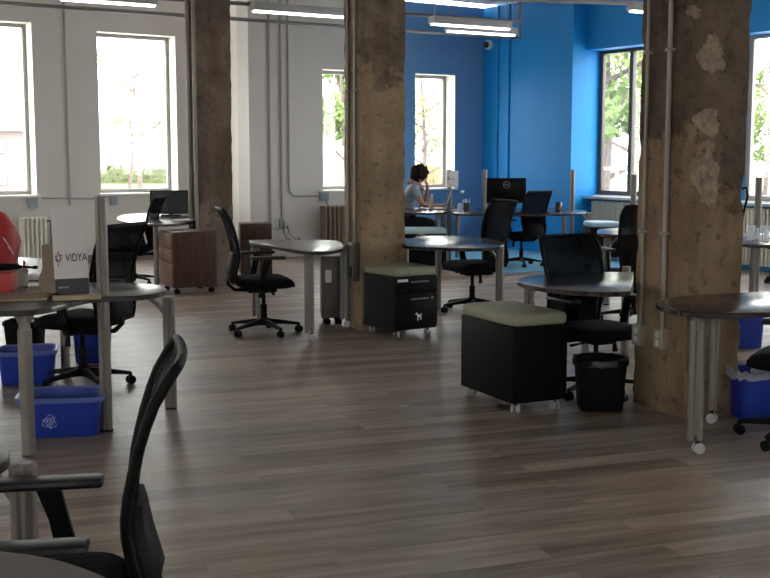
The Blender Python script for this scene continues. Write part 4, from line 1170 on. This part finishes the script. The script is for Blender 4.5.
k = MB(); k.sphere((.105, 0, .255), .02, 2, (1.3, 1, .9)); k.build('lamp_head', M_WHITE, lampo)
g = at(558.5, 211.5, .73); k = MB(); k.lathe([(.036, 0), (.045, .01), (.045, .11), (.036, .125), (.0, .127)], n=16); o = k.build('cup', M_SCREEN); o.location = g; tag(o, 'dark round cup on the long desk left of the silver corner post', 'cup')
# card on the post
p = at(449, 262); k = MB(); k.box((0, 0, 0), (.165, .004, .225), bev=.001); o = k.build('notice_card', M_WHITE); o.location = (p.x + .035, p.y - .038, 1.145); tag(o, 'white card taped near the top of the silver post by the seated person', 'card')
k = MB(); k.box((-.005, -.003, -.0), (.09, .002, .010)); k.box((-.055, -.003, .01), (.025, .002, .045)); k.build('card_print', M_BOXG, o)
# right edge desk clutter
g = at(752, 240, .73)
for i, (dx, dy, r, h_) in enumerate(((-.02, -.02, .035, .13), (.06, .10, .03, .10), (.10, -.05, .032, .12))):
    k = MB(); k.lathe([(r * .8, 0), (r, .004), (r * 1.1, h_), (r, h_), (r * .75, .006)], n=16); o = k.build('drinking_glass', MAT['clear_glassware']); o.location = g + Vector((dx, dy, 0)); tag(o, 'clear glasses on the desk at the right edge beside the tall post', 'glass', 'glasses on the right edge desk')
for i, (x_, y_, rz_) in enumerate(((766, 237, .3), (772, 240.5, -.2))):
    k = MB(); k.box((0, 0, .004), (.21, .297, .006)); o = k.build('paper_sheet', M_WHITE); o.location = at(x_, y_, .7305); o.rotation_euler = (0, 0, rz_); tag(o, ('farther white paper on the right edge desk', 'nearer white paper on the right edge desk')[i], 'paper')
g = at(741, 236, .73); k = MB(); k.tube([(0, 0, 0), (.02, 0, .18), (.06, 0, .36), (.045, 0, .44), (0, 0, .43)], .012, 8); o = k.build('desk_lamp', M_BLACK); o.location = g + Vector((.02, .1, 0)); tag(o, 'black bent desk lamp arm just right of the broad pillar', 'lamp')

# cables from the wall outlets to the desk
for (xa, ya), (xb, yb), lab in (((281, 227), (290, 239), 'thin black power cable sagging from the grey outlet to the desk'), ((285, 226), (300, 239), 'black power cable with a plug sagging from the white outlet to the desk')):
    a = wpt(xa, ya, PB, DB, .07); b = at(xb, yb, .70); b2 = a + (b - a) * .5 + Vector((0, 0, -.06))
    k = MB(); k.tube([a, a + (b2 - a) * .5 + Vector((0, 0, -.03)), b2, b2 + (b - b2) * .5 - Vector((0, 0, .02)), b], .008, 6); tag(k.build('power_cable', M_BLACK), lab, 'cable')
# security camera dome
q = wpt(490, 45, CC, PD, .0); dom = empty('security_camera', q, math.atan2(PD.y, PD.x), 'white dome security camera high on the blue pier', 'camera')
k = MB(); k.cyl((0, -.03 * -out_r * -1, 0), .075, .06, 20, 'Y'); k.build('mount', M_WHITE, dom)
k = MB(); k.sphere((0, -.07 * -out_r * -1, 0), .05, 3); k.build('dome', M_SCREEN, dom)
# painted chase lines on the blue pier: two slim conduits
for x_ in (497.5, 508.5):
    s_ = on_line(x_, CC, PD); q = CC + PD * s_ - PN * .012
    conduit('conduit', [(q.x, q.y, 0), (q.x, q.y, 2), (q.x, q.y, CEIL)], .016, M_BLUE, 'blue painted conduit on the pier, ' + ('nearest the wall corner' if x_ < 500 else 'second from the wall corner'))

# ------------------------------------------------------------------ the seated person
def skinned(name, verts, edges, radii, m, parent, sub=2, root_i=0):
    me = bpy.data.meshes.new(name); me.from_pydata([tuple(v) for v in verts], edges, []); me.update()
    o = bpy.data.objects.new(name, me); C.objects.link(o)
    md = o.modifiers.new('skin', 'SKIN'); md.use_smooth_shade = True
    for i, r in enumerate(radii):
        sv = me.skin_vertices[0].data[i]; sv.radius = (r, r) if not isinstance(r, tuple) else r; sv.use_root = (i == root_i)
    ss = o.modifiers.new('sub', 'SUBSURF'); ss.levels = ss.render_levels = sub
    dg = bpy.context.evaluated_depsgraph_get()
    m2 = bpy.data.meshes.new_from_object(o.evaluated_get(dg)); bpy.data.objects.remove(o)
    m2.materials.clear(); m2.materials.append(m)
    for p in m2.polygons: p.use_smooth = True
    q = bpy.data.objects.new(name, m2); C.objects.link(q); q.parent = parent
    return q
# local axes: +X is where the person faces, Z up, Y to their left (away from the camera)
pp = at(401.5, 259.5)
per = empty('person', (pp.x, pp.y, 0), deg(8), 'person in a grey-blue shirt and patterned scarf, leaning over a laptop at the window desk', 'person')
V = {}; idx = []; names = []
def add(n, p, r): names.append(n); idx.append(Vector(p)); V[n] = (len(idx) - 1, r)
J_ = [('pelvis', (0, 0, .54), .125), ('waist', (.04, 0, .70), .115), ('chest', (.12, 0, .90), .130), ('neckbase', (.19, 0, 1.045), .065), ('neck', (.225, 0, 1.10), .050),
      ('skull', (.265, 0, 1.165), .078), ('crown', (.275, 0, 1.225), .080), ('chin', (.325, 0, 1.115), .036),
      ('sh_r', (.16, -.155, .99), .058), ('el_r', (.26, -.235, .775), .042), ('wr_r', (.50, -.13, .765), .026), ('palm_r', (.565, -.105, .768), .028),
      ('sh_l', (.16, .155, .99), .058), ('el_l', (.36, .20, .78), .042), ('wr_l', (.385, .10, .985), .026), ('palm_l', (.372, .06, 1.05), .028),
      ('hip_r', (.03, -.09, .52), .088), ('kn_r', (.44, -.13, .52), .062), ('an_r', (.42, -.13, .10), .040), ('toe_r', (.56, -.13, .045), .035),
      ('hip_l', (.03, .09, .52), .088), ('kn_l', (.44, .13, .52), .062), ('an_l', (.40, .13, .10), .040), ('toe_l', (.54, .13, .045), .035)]
pos = {n: Vector(p) for n, p, r in J_}; rad = {n: r for n, p, r in J_}
E_ = [('pelvis', 'waist'), ('waist', 'chest'), ('chest', 'neckbase'), ('neckbase', 'neck'), ('neck', 'skull'), ('skull', 'crown'), ('skull', 'chin'),
      ('chest', 'sh_r'), ('sh_r', 'el_r'), ('el_r', 'wr_r'), ('wr_r', 'palm_r'), ('chest', 'sh_l'), ('sh_l', 'el_l'), ('el_l', 'wr_l'), ('wr_l', 'palm_l'),
      ('pelvis', 'hip_r'), ('hip_r', 'kn_r'), ('kn_r', 'an_r'), ('an_r', 'toe_r'), ('pelvis', 'hip_l'), ('hip_l', 'kn_l'), ('kn_l', 'an_l'), ('an_l', 'toe_l')]
def fingers(palm, d, up, side):
    """four fingers and a thumb rooted in the palm, unequal and bent; returns chains"""
    ch = []
    for i, ln in enumerate((.062, .070, .066, .052)):
        r0 = palm + side * (-.022 + .015 * i) + d * .012
        a = r0 + d * ln * .5 + up * .006; b = a + d * ln * .32 - up * .012; c = b + d * ln * .18 - up * .016
        ch.append([r0, a, b, c])
    t0 = palm - side * .024 - d * .01
    ch.append([t0, t0 - side * .022 + d * .022, t0 - side * .024 + d * .048])
    return ch
nm = [n for n, _, _ in J_]; verts = [pos[n] for n in nm]; edges = [(nm.index(a), nm.index(b)) for a, b in E_]; radii = [rad[n] for n in nm]
for hand, d, up, sd in (('palm_r', Vector((.95, .3, -.05)).normalized(), Vector((0, 0, 1)), Vector((-.3, .95, 0))), ('palm_l', Vector((-.25, -.3, .92)).normalized(), Vector((.9, .2, .2)), Vector((.2, -.9, -.2)).normalized())):
    for chn in fingers(pos[hand], d, up, sd):
        prev = nm.index(hand)
        for j, q in enumerate(chn):
            verts.append(q); radii.append((.009, .0085, .008, .0065)[j]); edges.append((prev, len(verts) - 1)); prev = len(verts) - 1
body = skinned('body', verts, edges, radii, M_SKIN, per)
def sub_skin(name, keys, es, m, g=.010, extra=None):
    vs = [pos[k] for k in keys]; rs = [rad[k] + g for k in keys]
    if extra:
        for k, p, r in extra: pass
    return skinned(name, vs, [(keys.index(a), keys.index(b)) for a, b in es], rs, m, per)
pos['cuff_r'] = pos['sh_r'].lerp(pos['el_r'], .62); rad['cuff_r'] = .050
pos['cuff_l'] = pos['sh_l'].lerp(pos['el_l'], .62); rad['cuff_l'] = .050
sub_skin('shirt', ['pelvis', 'waist', 'chest', 'neckbase', 'sh_r', 'cuff_r', 'sh_l', 'cuff_l'], [('pelvis', 'waist'), ('waist', 'chest'), ('chest', 'neckbase'), ('chest', 'sh_r'), ('sh_r', 'cuff_r'), ('chest', 'sh_l'), ('sh_l', 'cuff_l')], M_SHIRT, .014)
sub_skin('trousers', ['pelvis', 'hip_r', 'kn_r', 'an_r', 'hip_l', 'kn_l', 'an_l'], [('pelvis', 'hip_r'), ('hip_r', 'kn_r'), ('kn_r', 'an_r'), ('pelvis', 'hip_l'), ('hip_l', 'kn_l'), ('kn_l', 'an_l')], M_TROU, .014)
for sgn, a in ((-1, 'an_r'), (1, 'an_l')):
    k = MB(); c = pos[a]; k.sphere((c.x + .05, c.y, .045), .05, 2, (2.3, .9, .9)); k.build('shoe', M_BLACK, per)
k = MB()
hc = pos['crown'] + Vector((-.022, 0, .0))
k.sphere(hc, .118, 4, (1.08, 1.0, 1.0), jit=.22)
k.sphere(hc + Vector((-.055, 0, -.05)), .085, 3, (.9, 1.1, 1.2), jit=.2)
k.sphere(hc + Vector((.05, -.055, -.03)), .045, 3, (1, .6, 1.4), jit=.2)
k.build('hair', M_HAIR, per, sharp=70)
k = MB(); f_ = pos['skull'] + Vector((.085, 0, -.015))
k.sphere(f_ + Vector((.008, 0, 0)), .014, 2, (1.2, .8, 1.3)); k.build('nose', M_SKIN, per)
k = MB()
for sy in (-1, 1): k.sphere(f_ + Vector((-.010, sy * .028, .022)), .010, 2)
k.build('eyes', M_HAIR, per)
k = MB(); k.sphere(pos['chin'] + Vector((.028, 0, .018)), .012, 2, (.6, 1.7, .5)); k.build('mouth', mat('lips', (.25, .08, .07), .5), per)
k = MB()
n = 24; rings = []
for i in range(n + 1):
    a = 2 * PI * i / n
    c = pos['neckbase'] + Vector((.015 + .075 * math.cos(a), .085 * math.sin(a), .0 - .045 * math.cos(a)))
    o1 = Vector((math.cos(a), math.sin(a), 0)); r = .046 * (1 + .18 * math.sin(5 * a))
    rings.append([c + o1 * (r * math.cos(t)) + Vector((0, 0, r * math.sin(t))) for t in [2 * PI * j / 10 for j in range(10)]])
k.ring_loft(rings, cap0=False, cap1=False)
k.tube([pos['neckbase'] + Vector((.09, -.03, -.03)), pos['chest'] + Vector((.17, -.04, .02)), pos['chest'] + Vector((.16, -.03, -.14)), pos['waist'] + Vector((.14, -.03, .0))], [.035, .04, .035, .025], 10, .5)
k.build('scarf', M_SCARF, per, sharp=60)
# chair under the person
copy_ch = copy_tree(CH); pc = pp + Vector((.0, .02, 0))
place(copy_ch, (pc.x, pc.y, 0), deg(8) - PI / 2, 'black office chair under the seated person', 'mesh back office chairs')
# ------------------------------------------------------------------ outside the windows
GZ = -.16
k = MB(); k.box((0, 60, GZ - .05), (260, 200, .1)); o = k.build('ground', M_PAVE); o['kind'] = 'structure'
def gout(x, y): 
    d = ray(x, y); t = (GZ - CAM_H) / d.z; return Vector((d.x * t, d.y * t, GZ))
k = MB(); q = [gout(-80, 190), gout(470, 188), gout(520, 177.5), gout(-80, 181.5)]
k.prism([(p.x, p.y) for p in q], GZ, GZ + .04); o = k.build('lawn', M_GRASS); o['kind'] = 'structure'
def leaves(k, c, r, n, s, rnd):
    for _ in range(n):
        v = Vector((rnd.gauss(0, 1), rnd.gauss(0, 1), rnd.gauss(0, 1))); v.normalize(); v *= rnd.random() ** .35
        p = Vector(c) + Vector((v.x * r[0], v.y * r[1], v.z * r[2]))
        a = Vector((rnd.gauss(0, 1), rnd.gauss(0, 1), rnd.gauss(0, 1))).normalized(); b = a.orthogonal().normalized()
        w = s * (.6 + rnd.random() * .8)
        k.quad(p - a * w - b * w * .5, p + a * w - b * w * .5, p + a * w + b * w * .5, p - a * w + b * w * .5)
def tree(x, dist, hgt, cr, label, m, n=900, seed=1, trunk=.16, base=.35, sparse=False):
    d = ray(x, 155); d = d / d.y; p = Vector((d.x * dist, dist, GZ)); rnd = random.Random(seed)
    root = empty('street_tree', p, 0, label, 'tree', 'trees outside the windows')
    k = MB(); top = Vector((rnd.uniform(-.3, .3), rnd.uniform(-.3, .3), hgt * .8))
    k.tube([(0, 0, 0), tuple(top * .4 + Vector((.1, 0, 0))), tuple(top)], [trunk, trunk * .75, trunk * .25], 10)
    for i in range(7):
        a = i * 2.4; z = hgt * (base + .07 * i); st = top * (z / top.z)
        k.tube([tuple(st), tuple(st + Vector((math.cos(a) * cr * .45, math.sin(a) * cr * .45, hgt * .08))), tuple(st + Vector((math.cos(a) * cr * .85, math.sin(a) * cr * .85, hgt * .17)))], [trunk * .4, trunk * .25, trunk * .1], 6)
    k.build('trunk', M_BARK, root)
    k = MB()
    for i in range(9):
        a = i * 2.4; rr = cr * (.25 + .55 * rnd.random()); leaves(k, (math.cos(a) * rr, math.sin(a) * rr, hgt * (base + .12 + .5 * rnd.random())), (cr * .42, cr * .42, hgt * .10), n // 9, .09 if not sparse else .06, rnd)
    k.build('crown', m, root)
tree(139, 42, 6.2, 1.6, 'slim pale street tree seen through the tall window left of the left pillar', M_LEAF2, 350, 1, .10, sparse=True)
tree(128, 50, 5.0, 1.2, 'thin young tree farther left in the same tall left window', M_LEAF2, 200, 2, .09, sparse=True)
tree(345, 34, 5.6, 1.3, 'green leafy tree seen left of the middle pillar through the narrow window', M_LEAF, 1300, 3, .10, .2)
tree(424, 40, 6.0, 2.0, 'pale spring tree seen through the narrow window by the seated person', M_LEAF2, 1500, 4, .10, .15, sparse=True)
tree(601, 27, 6.4, 2.3, 'big tree with thick trunk just outside the right window, left of the broad pillar', M_LEAF, 2600, 5, .20, .16)
tree(634, 36, 7.5, 3.0, 'leafy tree farther behind the thick trunk in the right window', M_LEAF2, 2000, 6, .18, .15)
tree(768, 33, 5.4, 2.4, 'green tree seen through the window at the right edge', M_LEAF, 1600, 7, .16, .2)
def hedge(xa, xb, y, hgt, label, m=M_HEDGE, seed=3, dep=1.2):
    a, b = gout(xa, y), gout(xb, y); rnd = random.Random(seed)
    k = MB(); L_ = (b - a).length; n_ = int(L_ / .5)
    for i in range(n_):
        c = a.lerp(b, (i + .5) / n_); leaves(k, (c.x - a.x, c.y - a.y + dep / 2, hgt * .5), (.55, dep * .5, hgt * .55), 70, .10, rnd)
    k.box(((b.x - a.x) / 2, dep / 2, hgt * .4), (L_ * .98, dep * .7, hgt * .8), rz=math.atan2(b.y - a.y, b.x - a.x))
    o = k.build('hedge', m); o.location = a; tag(o, label, 'hedge'); return o
hedge(60, 180, 184.5, 1.0, 'clipped hedge behind the lawn outside the tall window left of the pillar')
hedge(408, 450, 187, 1.3, 'dry tan hedge outside the narrow window by the seated person', mat('dry_hedge', (.22, .17, .10), .9, noise_amt=.3), 5)
def building(x, dist, w, h, rz, label, m, rows, cols, dep=8, wm=None, z0=GZ, ww=.55, wh=.5):
    d = ray(x, 155); d = d / d.y; root = empty('building', (d.x * dist, dist, z0), rz, label, 'building', 'buildings across the street')
    k = MB(); k.box((0, dep / 2, h / 2), (w, dep, h)); k.box((0, dep / 2 - .1, h + .15), (w + .3, dep + .3, .3)); k.build('facade', m, root)
    for r in range(rows):
        for c in range(cols):
            k = MB(); cw, chh = w / cols, h / rows
            k.box((-w / 2 + (c + .5) * cw, -.02, (r + .52) * chh), (cw * ww, .12, chh * wh), bev=.02); k.build('window', wm or M_DWIN, root)
    return root
M_PALEW = mat('far_pale_window', (.30, .31, .33), .3)
building(113, 70, 9, 3.6, deg(4), 'low pale building beyond the hedge in the tall left window', M_BRICK, 1, 3, wm=M_PALEW)
building(-8, 48, 6.5, 2.6, deg(10), 'low brick building in the far left window', M_BRICK2, 2, 3, wm=M_PALEW, ww=.5, wh=.4)
building(-14, 84, 15, 7.0, deg(5), 'pale building with grey bands behind the low brick one in the far left window', M_BRICK, 2, 4, wm=M_PALEW)
building(326, 62, 9, 7.4, deg(-3), 'pale office building with banded windows left of the middle pillar', M_BRICK, 4, 3, wm=M_PALEW, ww=.85)
# street railing outside the right windows
def railing(x0, x1, dist, label, h=1.4, n=8):
    a = ray(x0, 155); b = ray(x1, 155); a = a / a.y * dist; b = b / b.y * dist; L_ = b.x - a.x
    root = empty('railing', (a.x, dist, GZ), 0, label, 'railing')
    for z in (h, h * .62, h * .28):
        k = MB(); k.tube([(0, 0, z), (L_ / 2, 0, z), (L_, 0, z)], .035, 8); k.build('rail', M_FRAMES, root)
    for i in range(n):
        k = MB(); k.cyl((L_ * i / (n - 1), 0, h / 2), .04, h, 8); k.build('rail_post', M_FRAMES, root)
railing(596, 660, 24, 'grey street railing outside the right window left of the broad pillar', 1.35, 4)
railing(742, 800, 22, 'grey street railing outside the window at the right edge', 1.35, 5)
k = MB(); q = [gout(585, 184), gout(690, 184), gout(690, 175), gout(585, 175)]; k.prism([(p.x, p.y) for p in q], GZ, GZ + .05); o = k.build('lawn', M_GRASS); o['kind'] = 'structure'
